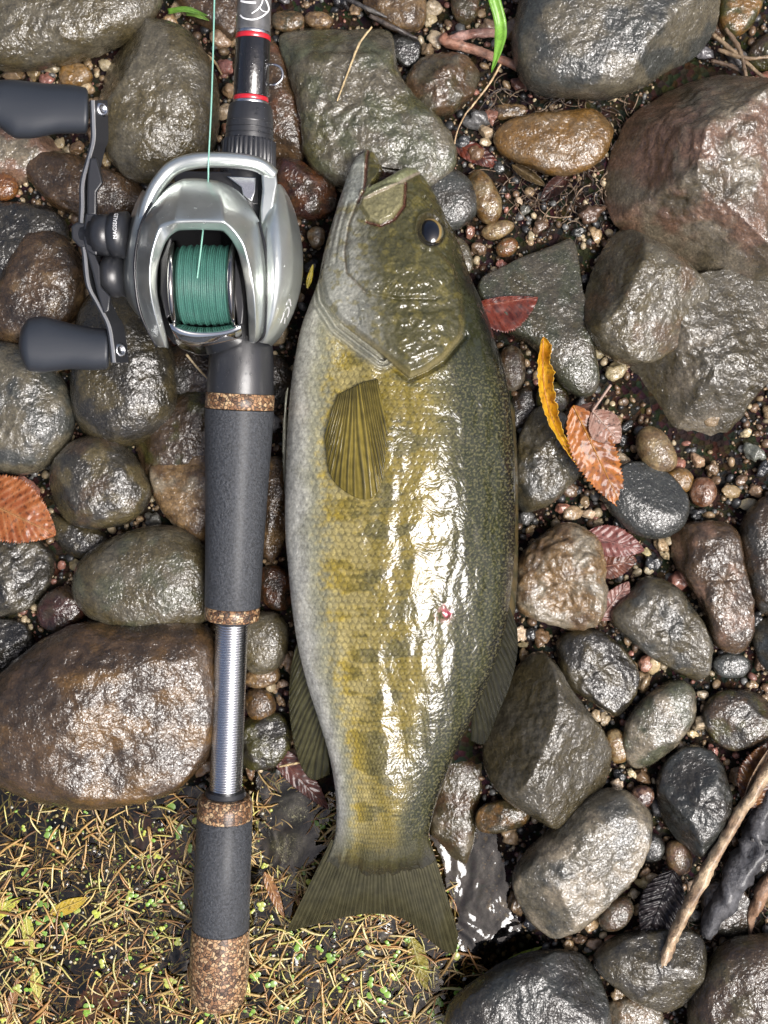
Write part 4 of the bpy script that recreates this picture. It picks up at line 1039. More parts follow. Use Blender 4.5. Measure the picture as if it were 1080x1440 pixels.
RP = [[(800,215,62),(872,205,66),(886,186,66),(900,182,64),(908,190,56),(905,195,48)],
 [(790,340,66),(848,330,74),(885,310,76),(930,290,70),(962,290,56),(955,295,46)],
 [(780,440,70),(818,430,80),(872,420,84),(948,410,76),(1004,420,55),(995,425,44)],
 [(800,600,72),(832,600,82),(885,600,88),(962,600,79),(1029,600,53),(1018,600,42)],
 [(800,780,70),(832,780,80),(882,780,85),(952,780,76),(1012,780,53),(1000,775,42)],
 [(790,960,62),(822,968,72),(858,955,77),(908,935,69),(948,955,53),(938,945,42)],
 [(770,1040,56),(792,1050,66),(815,1058,67),(838,1060,63),(852,1076,53),(845,1070,42)]]
cage("side_plate", RP, M_SILVER, {}, {1: .9, 3: .6, 4: .4})
LP = [[(200,260,70),(192,248,71),(172,222,68),(158,212,58),(165,220,48)],
 [(160,400,74),(150,395,76),(124,350,73),(108,335,57),(115,340,46)],
 [(130,520,76),(120,515,77),(92,500,74),(66,480,56),(75,485,44)],
 [(128,650,76),(116,650,77),(82,650,74),(44,645,55),(55,645,43)],
 [(130,760,75),(120,762,76),(88,760,72),(46,742,54),(57,740,42)],
 [(158,890,70),(148,892,72),(122,862,68),(83,832,54),(92,830,42)],
 [(172,935,66),(163,932,68),(154,922,64),(146,914,54),(150,910,44)]]
cage("side_plate", LP, M_SILVER, {}, {1: .8, 2: .7, 3: .5})
def prism(name, pts, z0, z1, mat, parent=None, bevel=.0004, coords=None, taper=None):
    f = coords or rz
    n = len(pts); tp = taper or (lambda p: p)
    V = [f(p[0], p[1], z0) for p in pts] + [f(*tp(p), z1) for p in pts]
    F = [tuple(range(n))[::-1], tuple(range(n, 2 * n))] + [(i, (i + 1) % n, n + (i + 1) % n, n + i) for i in range(n)]
    me = bpy.data.meshes.new(name); me.from_pydata([tuple(v) for v in V], [], F)
    bm = bmesh.new(); bm.from_mesh(me); bmesh.ops.recalc_face_normals(bm, faces=bm.faces); bm.to_mesh(me); bm.free()
    o = link(name, me, mat, parent or reel)
    if bevel:
        m = o.modifiers.new("bevel", 'BEVEL'); m.width = bevel; m.segments = 3; m.limit_method = 'ANGLE'
        me.polygons.foreach_set("use_smooth", np.ones(len(me.polygons), bool)); sharp(me, 40)
    return o
prism("front_pillar", [(782,62),(840,100),(882,132),(888,190),(868,300),(850,408),(800,420),(795,330),(806,215),(800,140)], 52, 75, M_SILVER, bevel=.0009)
o = link("front_bar", tube_mesh("front_bar", catmull([rz(160,400,71),rz(188,300,72),rz(232,205,73),rz(300,120,74),rz(370,80,75),rz(470,60,76),rz(600,58,76),rz(720,68,76),rz(800,92,75),rz(860,140,72)], 8), .0030, 16, flat=1.25), M_SILVER, reel)
prism("frame", [(190,330),(300,180),(800,200),(810,420),(820,980),(760,1040),(330,1060),(200,900),(150,620)], 44, 58, M_INNER, bevel=.001)
prism("level_wind", [(330,118),(785,125),(785,300),(330,280)], 56, 64, M_INNER)
prism("carriage", [(610,145),(772,152),(768,230),(748,285),(700,250),(690,205)], 60, 68, M_STEEL)
o = link("line_guide", lathe_mesh("line_guide", rz(548, 158, 62), (0, 0, 1), [(0, .0022), (.008, .0022), (.0105, .002), (.0118, .0012), (.0122, 0)], 20), M_STEEL, reel)
# spool, flanges and the wound line
SY, SZ = 210 + 705 / 3.857, 75.5
def spx(zx, z=88): return P(160 + zx / 3.857, SY, z * 1e-3)[0] - RO[0]
sy_ = P(0, SY, .088)[1] - RO[1]; sz_ = SZ * 1e-3 - RO[2]
sp = link("spool", lathe_mesh("spool", (spx(300), sy_, sz_), (1, 0, 0), [(0, .004), (0, .0172), (.0009, .0178), (.0018, .0176), (.0026, .0160), (.0032, .011), (spx(648) - spx(300) - .003, .011), (spx(648) - spx(300) - .0024, .016), (spx(648) - spx(300) - .001, .0176), (spx(648) - spx(300), .0174), (spx(648) - spx(300), .004)], 72), M_SMOKE, reel)
nw = 27; x0, x1 = spx(338), spx(642); prl = [(0, .010)]
for k in range(nw):
    r0 = .0150 + .0003 * math.sin(k * 1.7) + .0004 * math.sin(math.pi * (k + .5) / nw) - (.0008 if k in (0, nw - 1) else 0)
    w_ = (x1 - x0) / nw
    for q in range(6):
        a = math.pi * q / 6; prl.append(((k + q / 6) * w_, r0 + .00034 * math.sin(a)))
prl.append((x1 - x0, .010))
wl = link("wound_line", lathe_mesh("wound_line", (x0, sy_, sz_), (1, .0, 0), prl, 96, flute=lambda th, i: 1 + .004 * np.sin(3 * th + i * .35) + .003 * np.sin(7 * th + i * 1.1)), M_LINE, sp)
prism("inner_wall", [(252,600),(300,480),(315,480),(310,900),(285,920),(250,780)], 56, 84, M_INNER, bevel=.0006)
prism("inner_wall", [(652,560),(690,700),(706,850),(700,950),(672,950),(655,800)], 56, 82, M_INNER, bevel=.0006)
for sp_ in ([(232,1072,67.5),(150,905,75),(119,750,79),(115,590,81),(147,410,81),(205,290,78.5)], [(789,395,80),(826,570,82),(832,780,80),(818,990,72),(778,1047,67)]):
    link("seam", tube_mesh("seam", catmull([rz(*q) for q in sp_], 8), .00055, 6), M_INNER, reel)
# polished thumb bar and the apron under it
TB = [[(290,905,66),(286,915,80),(300,950,84),(330,1020,80),(345,1075,64)],
      [(345,940,64),(350,955,79),(365,985,83),(385,1045,78),(395,1095,60)],
      [(430,962,62),(430,972,78),(440,1000,82),(455,1060,77),(465,1125,57)],
      [(540,965,62),(540,975,78),(545,1000,82),(550,1050,77),(545,1115,57)],
      [(630,950,64),(630,962,79),(635,985,83),(640,1030,78),(640,1075,60)],
      [(680,935,66),(686,940,81),(692,955,84),(700,1010,79),(702,1050,64)]]
cage("thumb_bar", TB, M_CHROME, {}, {1: .7, 2: .3, 3: .5})
# fishing line running out past the level wind and up the rod
lp = catmull([rz(452,700,91.3),rz(470,560,91.0),rz(484,440,89.5),rz(500,300,84),rz(512,160,78),rz(514,60,79.5),pz(297,150,80),pz(300,60,79),pz(304,-80,80),pz(318,-400,92),pz(338,-890,112)], 10)
link("fishing_line", tube_mesh("fishing_line", lp, .00034, 8), M_LINE2, reel)
# handle: shaft, star drag, arm, knobs
hs = link("handle_shaft", lathe_mesh("handle_shaft", pz(113, 331, 64), pz(182, 331, 66) - pz(113, 331, 64), [(0, 0), (0, .003), (.001, .0042), (.004, .0045), (.0045, .0062), (.0065, .0066), (.0068, .0083), (.0128, .0085), (.0132, .0078), (.0138, .0092), (.020, .0096), (.0205, 0)], 48), M_BLACK, reel)
link("tension_knob", lathe_mesh("tension_knob", pz(150, 388, 58), pz(178, 388, 60) - pz(150, 388, 58), [(0, 0), (0, .0075), (.0008, .0086), (.005, .0089), (.0054, .0085), (.008, .0086), (.0083, 0)], 48), M_BLACK, reel)
link("click_ring", lathe_mesh("click_ring", pz(143, 385, 60), pz(152, 385, 60) - pz(143, 385, 60), [(0, 0), (0, .004), (.0022, .0045), (.0028, 0)], 14, smooth=False), M_STEEL, reel)
# lettering round the shaft cap
cu = bpy.data.curves.new("shaft_lettering", 'FONT'); cu.body = "MAGSEALED"; cu.size = .0022; cu.align_x = 'CENTER'; cu.extrude = .00003
dep = bpy.data.objects.new("tmp_text", cu); COL.objects.link(dep)
bpy.context.view_layer.update()
tme = bpy.data.meshes.new_from_object(dep.evaluated_get(bpy.context.evaluated_depsgraph_get())); bpy.data.objects.remove(dep)
tv = np.array([v.co[:] for v in tme.vertices]); ctr = pz(168, 331, 65.6)
r_ = .00975; a = tv[:, 0] / r_
W = np.stack([ctr[0] - tv[:, 1] + .001, ctr[1] + r_ * np.sin(a + .25), ctr[2] + (r_ + tv[:, 2]) * np.cos(a + .25)], -1)
tme.vertices.foreach_set("co", W.astype(np.float32).ravel()); tme.update()
link("shaft_lettering", tme, M_WHITE, hs)
sd = link("star_drag", None, None, reel)
for pts in ([(128,222),(137,222),(146,257),(137,270),(137,302),(124,302),(124,277),(125,247)], [(122,350),(135,358),(142,375),(143,403),(157,417),(155,438),(147,441),(138,412),(132,385)], [(122,300),(138,300),(140,330),(138,360),(122,352),(118,330)]):
    prism("star_arm", pts, 57, 68.5, M_BLACK, sd, .0007, pz, lambda p: (p[0] - 1.5, p[1]))
top = catmull([(130,141),(131,170),(131,198),(124,226),(116,257),(115.5,290),(114,328),(119,356),(124,400),(138,428),(152,456),(157,482),(160,510)], 6)
nA = len(top)
def strip(name, offs, mat, parent):
    V = []
    for x, y in top:
        k = 0.75 + 0.35 * (1 - abs((y - 325) / 185) ** 2)
        if y < 205 or y > 450: k = 1.05
        for dx_, z in offs: V.append(pz(x + dx_ * (k if dx_ > 5 else 1), y, z))
    m = len(offs); F = [tuple(f) for f in grid_faces(nA, m, True)] + [tuple(range(m)), tuple(range((nA - 1) * m, nA * m))[::-1]]
    me = bpy.data.meshes.new(name); me.from_pydata([tuple(v) for v in V], [], F)
    bm = bmesh.new(); bm.from_mesh(me); bmesh.ops.recalc_face_normals(bm, faces=bm.faces); bm.to_mesh(me); bm.free()
    me.polygons.foreach_set("use_smooth", np.ones(len(me.polygons), bool)); sharp(me, 35)
    return link(name, me, mat, parent)
arm = strip("handle_arm", [(-4, 65), (1.2, 65.8), (20, 57.5), (15, 55)], M_BLACK, reel)
strip("polished_edge", [(-1.6, 65.5), (1.8, 67.0), (3.2, 65.8), (0, 64.6)], M_EDGE, arm)
prism("arm_hub", [(100,318),(108,312),(126,316),(130,330),(126,346),(112,348),(101,336)], 58, 67.5, M_BLACK, arm, .0008, pz)
link("hub_nut", lathe_mesh("hub_nut", pz(118, 333, 66), (0, 0, 1), [(0, .0034), (.0018, .0034), (.0024, .0028), (.0024, .0016), (.0012, .0014), (.0012, 0)], 6, smooth=False), M_BLACK, arm)
for bx, by in ((141.5, 155), (167, 493)):
    link("knob_bolt", lathe_mesh("knob_bolt", pz(bx - 1, by, 60.6), (.75, -.0, .65), [(0, .0030), (.0018, .0030), (.0024, .0024), (.0024, .0014), (.0016, .0012), (.0016, 0)], 24), M_STEEL, arm)
def knob(tops, bots, zc, tz):
    xs = np.linspace(tops[0][0], tops[-1][0], 60)
    tp = np.interp(xs, [p[0] for p in tops], [p[1] for p in tops]); bt_ = np.interp(xs, [p[0] for p in bots], [p[1] for p in bots])
    ker = np.hanning(9); ker /= ker.sum()
    tp = np.convolve(np.pad(tp, 4, 'edge'), ker, 'valid'); bt_ = np.convolve(np.pad(bt_, 4, 'edge'), ker, 'valid')
    e = np.clip(np.minimum((xs - xs[0]) / 14, (xs[-1] - xs) / 6), 0, 1); e = np.sqrt(1 - (1 - e) ** 2)
    th = np.linspace(0, 2 * np.pi, 40, endpoint=False); V = []
    for x, t_, b2, k in zip(xs, tp, bt_, e):
        c = (t_ + b2) / 2; h_ = (b2 - t_) / 2 * (.55 + .45 * k) if k > 0 else .01
        h_ *= max(k, .02) ** .35
        z_ = tz * max(k, .02) ** .6
        cs, sn = np.cos(th), np.sin(th)
        V.append([pz(x, c + h_ * np.sign(a_) * abs(a_) ** .85, zc + z_ * np.sign(q) * abs(q) ** .85) for a_, q in zip(cs, sn)])
    V = np.array(V).reshape(-1, 3)
    F = [tuple(f) for f in grid_faces(60, 40, True)] + [tuple(range(40))[::-1], tuple(range(59 * 40, 60 * 40))]
    link("handle_knob", mesh_from("handle_knob", V, F), M_KNOB, arm)
knob([(-22,122),(0,112),(20,112),(60,117),(100,119),(126,124)], [(-22,165),(0,180),(20,195),(45,195),(80,188),(126,188)], 57, 9)
knob([(26,460),(40,447),(60,444),(100,455),(130,461),(155,462)], [(26,508),(40,522),(60,524),(100,519),(130,521),(155,519)], 55, 9)
# ------------------------------------------------------------------ leaves, twigs and what floats on the water
bpy.context.view_layer.update()
DG = bpy.context.evaluated_depsgraph_get()
def surf(px, py):
    """height of whatever lies uppermost at a photograph position"""
    o = Vector((0, 0, CAM_H)); t = Vector(P(px, py, 0.0))
    hit, loc, *_ = scene.ray_cast(DG, o, (t - o).normalized())
    return loc.z if hit else 0.0
for s_, w_ in (([(402.2,429),(407.2,421),(409,430.6)], 1.7), ([(400.6,436.2),(405.6,431.7),(406.3,438),(404,446)], 1.7), ([(399.6,438.9),(397.8,446.1),(394.4,454.4)], 1.6), ([(400.9,447.2),(400.1,455)], 1.5)):
    print_stroke("logo", s_, w_, lambda x, y: np.array(P(x, y, surf(x, y) + .0001)), reel, M_WHITE, RO)
M_LEAF = bpy.data.materials.new("wet_leaf")
nt, b = nodes_of(M_LEAF)
base = N(nt, "ShaderNodeVertexColor", layer_name="Col").outputs[0]
tc = N(nt, "ShaderNodeNewGeometry").outputs["Position"]
nz = noise(nt, tc, 1300, 3, .6); g = ramp(nt, nz.outputs[0], [(.3, .7), (.7, 1.3)])
nt.links.new(mixc(nt, base, g.outputs[0], .7, 'MULTIPLY'), b.inputs["Base Color"])
setp(b, Roughness=.55, Specular_IOR_Level=.25, Coat_Weight=.35, Coat_Roughness=.12)
nt.links.new(bump(nt, nz.outputs[0], .0002, .5), b.inputs["Normal"])
def leaf(label, base_p, tip_p, hl, hr, cols, z=None, curl=0.0, fold=0.0, veins=9, tooth=.07, stem=None, name="leaf", bend=0.0, group=None, seed=1, shape=1.0, curl_len=0.0, rough=.6, cat="leaf", ragged=.0):
    A, B = np.array(base_p, float), np.array(tip_p, float); L = np.linalg.norm(B - A); dv = (B - A) / L; nv = np.array([-dv[1], dv[0]])
    nu_, nw_ = max(60, veins * 10), 31
    uu = np.linspace(0, 1, nu_)[:, None]; ww = np.linspace(-1, 1, nw_)[None]
    prof = (np.sin(np.pi * uu ** (.75 * shape)) ** .8 * (1 - .15 * uu)) + .01
    saw = 1 + tooth * (1.0 - 2 * np.mod(uu * veins * 3, 1)) * np.abs(ww) ** 4
    side = np.where(ww < 0, hl, hr) * (1 + ragged * fbm(np.stack([uu * 9 + 0 * ww, np.sign(ww) * 3 + 0 * uu, 0 * uu * ww], -1), seed, 3))
    across = ww * side * prof * saw
    along = uu * L + np.abs(across) * .25
    x = A[0] + dv[0] * along + nv[0] * across; y = A[1] + dv[1] * along + nv[1] * across
    bx = bend * np.sin(np.pi * uu) ; x = x + nv[0] * bx; y = y + nv[1] * bx
    if z is None:
        zs = [surf(*(A + (B - A) * q)) * 1e3 for q in (.12, .5, .88)]
        m = max(zs); zs = [max(q, m - 9) + 1.2 for q in zs]
        z_ = np.interp(uu, [.12, .5, .88], zs)
    else: z_ = np.interp(uu, np.linspace(0, 1, len(z)), z)
    vp = np.mod((uu - np.abs(ww) * .13) * veins, 1)
    vein = np.exp(-((vp - .5) / .12) ** 2) * (np.abs(ww) > .04)
    zz = z_ + curl * np.abs(ww) ** 2 * prof * 10 + fold * np.abs(ww) * prof * 10 + .28 * np.sin(vp * 2 * np.pi) * np.abs(ww) ** .5 * rough + curl_len * (uu - .5) ** 2 * 4
    q = np.stack([x + 0 * ww, y + 0 * ww, 0 * x], -1)
    zz = zz + .9 * rough * fbm(q / 16, seed, 2)
    X = PA(x, y, zz * 1e-3)
    c1, c2, cv = [np.array(c) * (.8 if name in ('yellow_leaf', 'willow_leaf') else .55) for c in cols]
    m = sstep(-.3, .35, fbm(q / 24, seed + 3, 4))
    C_ = lerp(c1 * np.ones(X.shape), c2, m); C_ = lerp(C_, cv * .8, vein * .5); C_ = lerp(C_, cv * .9, np.exp(-(ww / .05) ** 2) * np.ones_like(uu) * .8)
    sp_ = fbm(q / 5, seed + 9, 2); C_ = C_ * (1 - .6 * sstep(.28, .4, sp_))[..., None]
    me = mesh_from(name, X.reshape(-1, 3), grid_faces(nu_, nw_), True, C_.reshape(-1, 3))
    o = link(name, me, M_LEAF, label=label, cat=cat, group=group)
    md = o.modifiers.new("thickness", 'SOLIDIFY'); md.thickness = .00025; md.offset = 0
    mid = X[:, nw_ // 2]
    link("midrib", tube_mesh("midrib", mid + np.array([0, 0, .0002]), np.linspace(1.5, .5, nu_) * PX, 6, tuple(cv)), M_LEAF, o)
    if stem:
        s = [X[0, nw_ // 2]] + [np.array(P(a_, b_, (zq) * 1e-3)) for a_, b_, zq in stem]
        link("stalk", tube_mesh("stalk", catmull(s, 6), 1.9 * PX, 6, tuple(np.clip(cv * 1.2, 0, 1))), M_LEAF, o)
    return o
s1 = surf(735, 425) * 1e3
leaf("red serrated leaf lying on the grey green slab by the fish's gill", (662,432), (756,418), 9, 44, ((.20,.035,.018),(.11,.02,.014),(.28,.07,.035)), z=[s1+1,s1+2,s1+2.5,s1+1.5], fold=.15, seed=2)
zl = surf(770, 640) * 1e3
leaf("bright yellow leaf curled into a narrow strip beside the fish's back", (764,474), (816,660), 14, 8, ((.62,.36,.015),(.55,.27,.01),(.40,.16,.01)), z=[37,35,31,30,28], bend=20, curl=.5, veins=7, tooth=.1, shape=.8, ragged=.5, seed=3, name="yellow_leaf")
leaf("orange brown toothed leaf draped over the slate pebble", (806,570), (876,716), 30, 34, ((.50,.15,.012),(.26,.07,.012),(.5,.2,.02)), z=[33,32,29,24,21], fold=-.12, curl=.1, seed=4, tooth=.1)
leaf("dull brown leaf half hidden under the orange brown leaf", (836,566), (796,640), 26, 24, ((.15,.055,.028),(.09,.03,.018),(.20,.09,.05)), z=[31,29,27], seed=5)
leaf("pale pinkish leaf with a stalk behind the orange brown leaf", (833,578), (872,622), 22, 26, ((.42,.25,.19),(.34,.16,.11),(.48,.33,.26)), z=[33,32,28], stem=[(842,565,34),(859,541,36)], seed=6, curl=.15)
leaf("pink veined leaf tucked behind the rough tan rock", (822,752), (906,774), 24, 22, ((.27,.09,.075),(.20,.055,.045),(.33,.15,.13)), veins=8, seed=7, z=[15,16,15])
leaf("rust red leaf below the pink veined leaf", (830,800), (895,788), 30, 20, ((.18,.05,.02),(.11,.03,.015),(.24,.09,.05)), seed=8, z=[13,14,13])
leaf("faded pink leaf wedged between rough tan rock and grey wedge stone", (843,872), (884,818), 16, 22, ((.32,.15,.12),(.24,.09,.07),(.40,.24,.2)), seed=9, z=[14,16,17])
leaf("large orange serrated leaf lying on dark stones beside the round dark cobble", (-52,690), (78,752), 52, 44, ((.42,.13,.035),(.33,.085,.022),(.50,.24,.09)), veins=13, tooth=.07, seed=10, z=[24,26,27,25])
leaf("black ribbed leaf standing beside the thin brown stick", (947,1224), (907,1326), 34, 30, ((.018,.014,.016),(.03,.022,.024),(.012,.009,.01)), veins=13, tooth=.05, seed=11, z=[16,17,17,15], rough=2)
leaf("amber brown glossy leaf beside the blackened driftwood stick", (1052,1136), (1092,1040), 34, 40, ((.25,.09,.01),(.09,.025,.008),(.30,.13,.02)), seed=12, z=[18,20,20])
leaf("pale curled leaf edge over the amber brown leaf", (1048,1128), (1082,1052), 7, 6, ((.5,.36,.24),(.42,.27,.16),(.5,.38,.27)), seed=13, z=[20,22.5,23], curl=.3)
leaf("dark red wet leaf between the grey green slab and golden tan stone", (636,200), (706,236), 15, 14, ((.16,.03,.012),(.06,.015,.01),(.2,.05,.02)), seed=14, z=[10,11,10])
leaf("wine coloured wet leaf lying in mud below the golden tan stone", (800,246), (760,280), 13, 12, ((.06,.02,.014),(.03,.012,.01),(.10,.035,.02)), seed=15, z=[9,10,9], curl=.3)
leaf("brown rotten leaf curled in mud beside the huge angular boulder", (720,232), (768,262), 9, 8, ((.12,.08,.03),(.07,.045,.02),(.16,.11,.05)), seed=16, z=[10,11,10], curl=.3)
leaf("maroon leaf wedged between metal rod section and anal fin", (380,1050), (462,1138), 20, 16, ((.12,.03,.02),(.06,.018,.014),(.17,.06,.04)), seed=17, z=[12,11,6])
leaf("orange brown leaf sunk in the pool below the weed", (108,1452), (182,1372), 34, 30, ((.34,.11,.03),(.26,.07,.02),(.38,.17,.06)), seed=18, z=[-1,-.8,-1.4], rough=.3)
leaf("dark red leaf sunk in the pool beside the rear grip", (188,1150), (282,1262), 30, 26, ((.10,.02,.016),(.06,.014,.012),(.14,.04,.03)), seed=19, z=[-1.5,-1,-1.4], rough=.3)
leaf("yellow green willow leaf, the broadest floating on the weedy pool", (-38,1305), (31,1262), 12, 11, ((.45,.45,.06),(.38,.38,.05),(.5,.5,.12)), seed=20, z=[.8,1.2,1], tooth=0, rough=.3, name="willow_leaf")
leaf("brown narrow leaf floating beside the tail fin's lower lobe", (372,1226), (400,1292), 8, 8, ((.28,.13,.04),(.20,.08,.025),(.34,.18,.07)), seed=21, z=[1.4,1.6,1], tooth=0, rough=.3, name="willow_leaf")
leaf("green leaf sliver floating beside the black wet boulder", (706,1358), (762,1331), 6, 6, ((.28,.33,.03),(.22,.27,.02),(.36,.4,.1)), seed=22, z=[2,5,7], tooth=0, rough=.3, name="willow_leaf")
leaf("yellow narrow leaf floating upright below the willow leaf", (36,1286), (44,1345), 9, 9, ((.40,.40,.07),(.32,.30,.05),(.46,.44,.12)), seed=23, z=[.8,1,.8], tooth=0, rough=.3, name="willow_leaf")
leaf("pale yellow narrow leaf floating beside brown straw in the pool", (46,1356), (55,1418), 9, 8, ((.45,.42,.09),(.38,.34,.07),(.5,.47,.16)), seed=24, z=[.8,1,.8], tooth=0, rough=.3, name="willow_leaf")
leaf("mustard yellow leaf lying flat among floating needles", (70,1285), (125,1262), 10, 11, ((.42,.30,.03),(.36,.24,.02),(.46,.34,.08)), seed=25, z=[.7,.9,.7], tooth=0, rough=.3, name="willow_leaf")
leaf("yellow mossy leaf floating below the tail fin", (578,1318), (600,1392), 14, 13, ((.40,.34,.06),(.30,.24,.04),(.45,.4,.14)), seed=26, z=[.8,1.2,.8], rough=1.4, tooth=.1)
leaf("brown strip of leaf floating beside the pale yellow narrow leaf", (10,1440), (26,1372), 8, 7, ((.26,.13,.05),(.2,.09,.03),(.3,.17,.08)), seed=27, z=[.7,.9,.7], tooth=0, rough=.4, name="willow_leaf")
leaf("tiny yellow leaf scrap between reel and fish throat", (432,405), (440,372), 4, 4, ((.5,.4,.03),(.42,.32,.03),(.5,.42,.1)), seed=28, z=[34,36,36], tooth=0, name="leaf")
# grass
def blade(label, pts, w, col, name="grass_blade"):
    f = catmull(np.array(pts, float), 10); n = len(f); t = np.gradient(f[:, :2], axis=0); t /= np.linalg.norm(t, axis=1)[:, None]
    nv = np.stack([-t[:, 1], t[:, 0]], -1); s = np.linspace(0, 1, n); wd_ = w * np.clip(np.minimum(1, (1 - s) * 2.6) ** .8, .03, 1)
    V = []
    for k, dz in ((-1, .4), (-.5, .1), (0, -.5), (.5, .1), (1, .4)):
        V.append(PA(f[:, 0] + nv[:, 0] * wd_ * k, f[:, 1] + nv[:, 1] * wd_ * k, (f[:, 2] + dz) * 1e-3))
    V = np.stack(V, 1)
    q = V * 400
    C_ = np.array(col) * (1 + .3 * fbm(q, 3, 2))[..., None] * (1 + .25 * np.array([0, 0, 1, 0, 0]))[None, :, None]
    o = link(name, mesh_from(name, V.reshape(-1, 3), grid_faces(n, 5), True, C_.reshape(-1, 3)), M_LEAF, label=label, cat="grass")
    md = o.modifiers.new("thickness", 'SOLIDIFY'); md.thickness = .0002; md.offset = 0
    return o
blade("bright green grass blade hanging down beside the large dark grey boulder", [(684,-40,40),(694,-5,38),(704,35,34),(701,68,28),(691,102,22)], 8.5, (.11,.25,.025))
blade("short green grass blade behind the fishing line", [(236,16,12),(262,13,16),(292,22,15)], 4, (.10,.21,.03))
blade("small green grass tip beside the fishing line", [(262,18,12),(276,20,15),(294,29,14)], 4, (.13,.23,.04))
# twigs
M_TWIG = mat_simple("wet_bark", (.1, .06, .04), .6, coat=.3, coat_rough=.15, attr=True, vary=(420, .55, 1.5), bumps=[(500, .0008), (1500, .0003)])
def twig(label, pts, rad, col, name="twig", parent=None, group=None, cat="twig", noise_=.5):
    f = catmull(np.array(pts, float), 10); X = PA(f[:, 0], f[:, 1], f[:, 2] * 1e-3)
    def cf(V):
        m = sstep(-.3, .3, fbm(V * np.array([220, 90, 220]), 4, 3)); return lerp(np.array(col[0]) * np.ones(V.shape), np.array(col[1]), m)
    me = tube_mesh(name, X, np.interp(np.linspace(0, 1, len(X)), np.linspace(0, 1, len(rad)), rad) * PX, 12, cf, noise_, 3)
    return link(name, me, M_TWIG, parent, label=None if parent else label, cat=None if parent else cat, group=group)
t = twig("forked pinkish brown twig above the brown grey nubbly stone", [(622,52,14),(632,60,15),(680,74,15),(735,98,14)], [7,7.5,6,5], ((.20,.09,.055),(.30,.17,.12)))
twig("", [(630,56,15),(660,48,16),(698,46,16)], [6,6.5,5], ((.18,.08,.055),(.28,.16,.13)), "branch", t)
twig("thin pale root hanging from the forked twig over mud", [(704,90,22),(690,115,21),(665,148,20),(655,160,19),(643,185,20),(638,210,19)], [1.6,1.2,1,.8], ((.34,.22,.11),(.42,.30,.17)), cat="root")
twig("long thin pale brown stick leaning against the grey forked stone", [(1098,1058,26),(1062,1110,25),(1025,1170,24),(990,1232,24),(955,1300,24),(928,1358,24)], [7,8,7,8,8.5,7], ((.22,.14,.08),(.38,.28,.17)), "stick", cat="stick")
d_ = twig("thick blackened driftwood stick beside the thin pale brown stick", [(1112,1062,16),(1075,1140,17),(1058,1195,18),(1025,1255,17),(992,1318,15)], [11,13,15,14,9], ((.022,.022,.025),(.07,.07,.075)), "driftwood", cat="stick", noise_=.9)
twig("", [(1052,1208,20),(1080,1200,22),(1110,1198,22)], [4,3,2.5], ((.03,.03,.03),(.09,.085,.08)), "branch", d_)
twig("", [(1056,1180,20),(1085,1188,22),(1105,1184,22)], [3,2.5,2], ((.03,.03,.03),(.10,.09,.085)), "branch", d_)
twig("brown peeled stick with a pointed end below the blackened driftwood", [(1105,1195,14),(1075,1250,14),(1058,1285,13),(1055,1315,11)], [9,10,7,2], ((.17,.09,.045),(.26,.16,.10)), "stick", cat="stick")
zs_ = surf(500, 90) * 1e3
twig("dry straw lying on the broad grey green slab", [(523,38,zs_+2),(505,62,zs_+1.6),(488,105,zs_+1.2),(474,142,zs_+1.5)], [1.2,1.5,1.4,1], ((.42,.32,.17),(.36,.27,.14)), "straw", cat="straw")
twig("thin black twig lying above the broad grey green slab", [(466,-12,20),(500,4,20),(525,16,19),(548,26,17)], [2,3,3,2], ((.02,.018,.018),(.05,.045,.04)))
twig("black twig beside the dark glossy chip", [(520,22,18),(552,38,18),(588,55,16)], [3,3.5,2], ((.025,.02,.018),(.06,.045,.035)))
for i, (lab, pts) in enumerate((("dry stalk beside the olive and yellow stone", [(1002,48,16),(1035,75,17),(1075,110,17),(1110,130,16)]), ("bent dry stalk crossing the moss brown stone", [(1010,70,15),(1050,82,18),(1095,78,18)]),
                               ("dark dry stalk between the olive stone and huge boulder", [(1000,85,14),(1040,100,15),(1080,150,15),(1100,175,14)]), ("thin reddish stalk above the huge angular boulder", [(1020,40,18),(1040,70,18),(1052,120,18)]))):
    twig(lab, pts, [2.6,3,2.4,2], ((.11,.07,.04),(.2,.14,.08)) if i != 2 else ((.03,.02,.015),(.08,.05,.03)), "stalk", cat="stalk")
twig("straw stem behind the fishing line beside the rod", [(282,72,16),(300,85,16),(312,105,15)], [1.5,1.7,1.2], ((.36,.25,.12),(.42,.3,.16)), "straw", cat="straw")
twig("pale straw lying on the maroon leaf", [(392,1078,15),(412,1074,15),(424,1072,14)], [1.5,1.6,1.2], ((.4,.3,.15),(.42,.3,.16)), "straw", cat="straw")
twig("thin stem sticking out under the reel", [(262,498,30),(280,520,28),(296,536,27)], [1.4,1.3,1.2], ((.3,.24,.14),(.36,.28,.16)), "straw", cat="straw")

# floating needles: the larger ones singly, the fine mat as stuff
def needle_mesh(k, sides=5, seg=7):
    rg = np.random.default_rng(k)
    t = np.linspace(-.5, .5, seg); bow = rg.uniform(-.13, .13); kink = rg.uniform(-.1, .1)
    p = np.stack([t, bow * (1 - (2 * t) ** 2) + kink * np.abs(t), .02 * np.sin(t * 7)], -1)
    th = np.linspace(0, 2 * np.pi, sides, endpoint=False); r = .042 * (1 - .6 * np.abs(2 * t) ** 3)
    v = p[:, None] + r[:, None, None] * np.stack([0 * th, np.cos(th), np.sin(th)], -1)[None]
    return v.reshape(-1, 3), grid_faces(seg, sides, True)
M_NEEDLE = mat_simple("wet_needle", (.4, .28, .1), .45, coat=.5, coat_rough=.12, obj=True, vary=(900, .7, 1.3))
M_NEEDLE_S = mat_simple("wet_needle_mat", (.4, .28, .1), .45, coat=.5, coat_rough=.12, attr=True)
NM = []
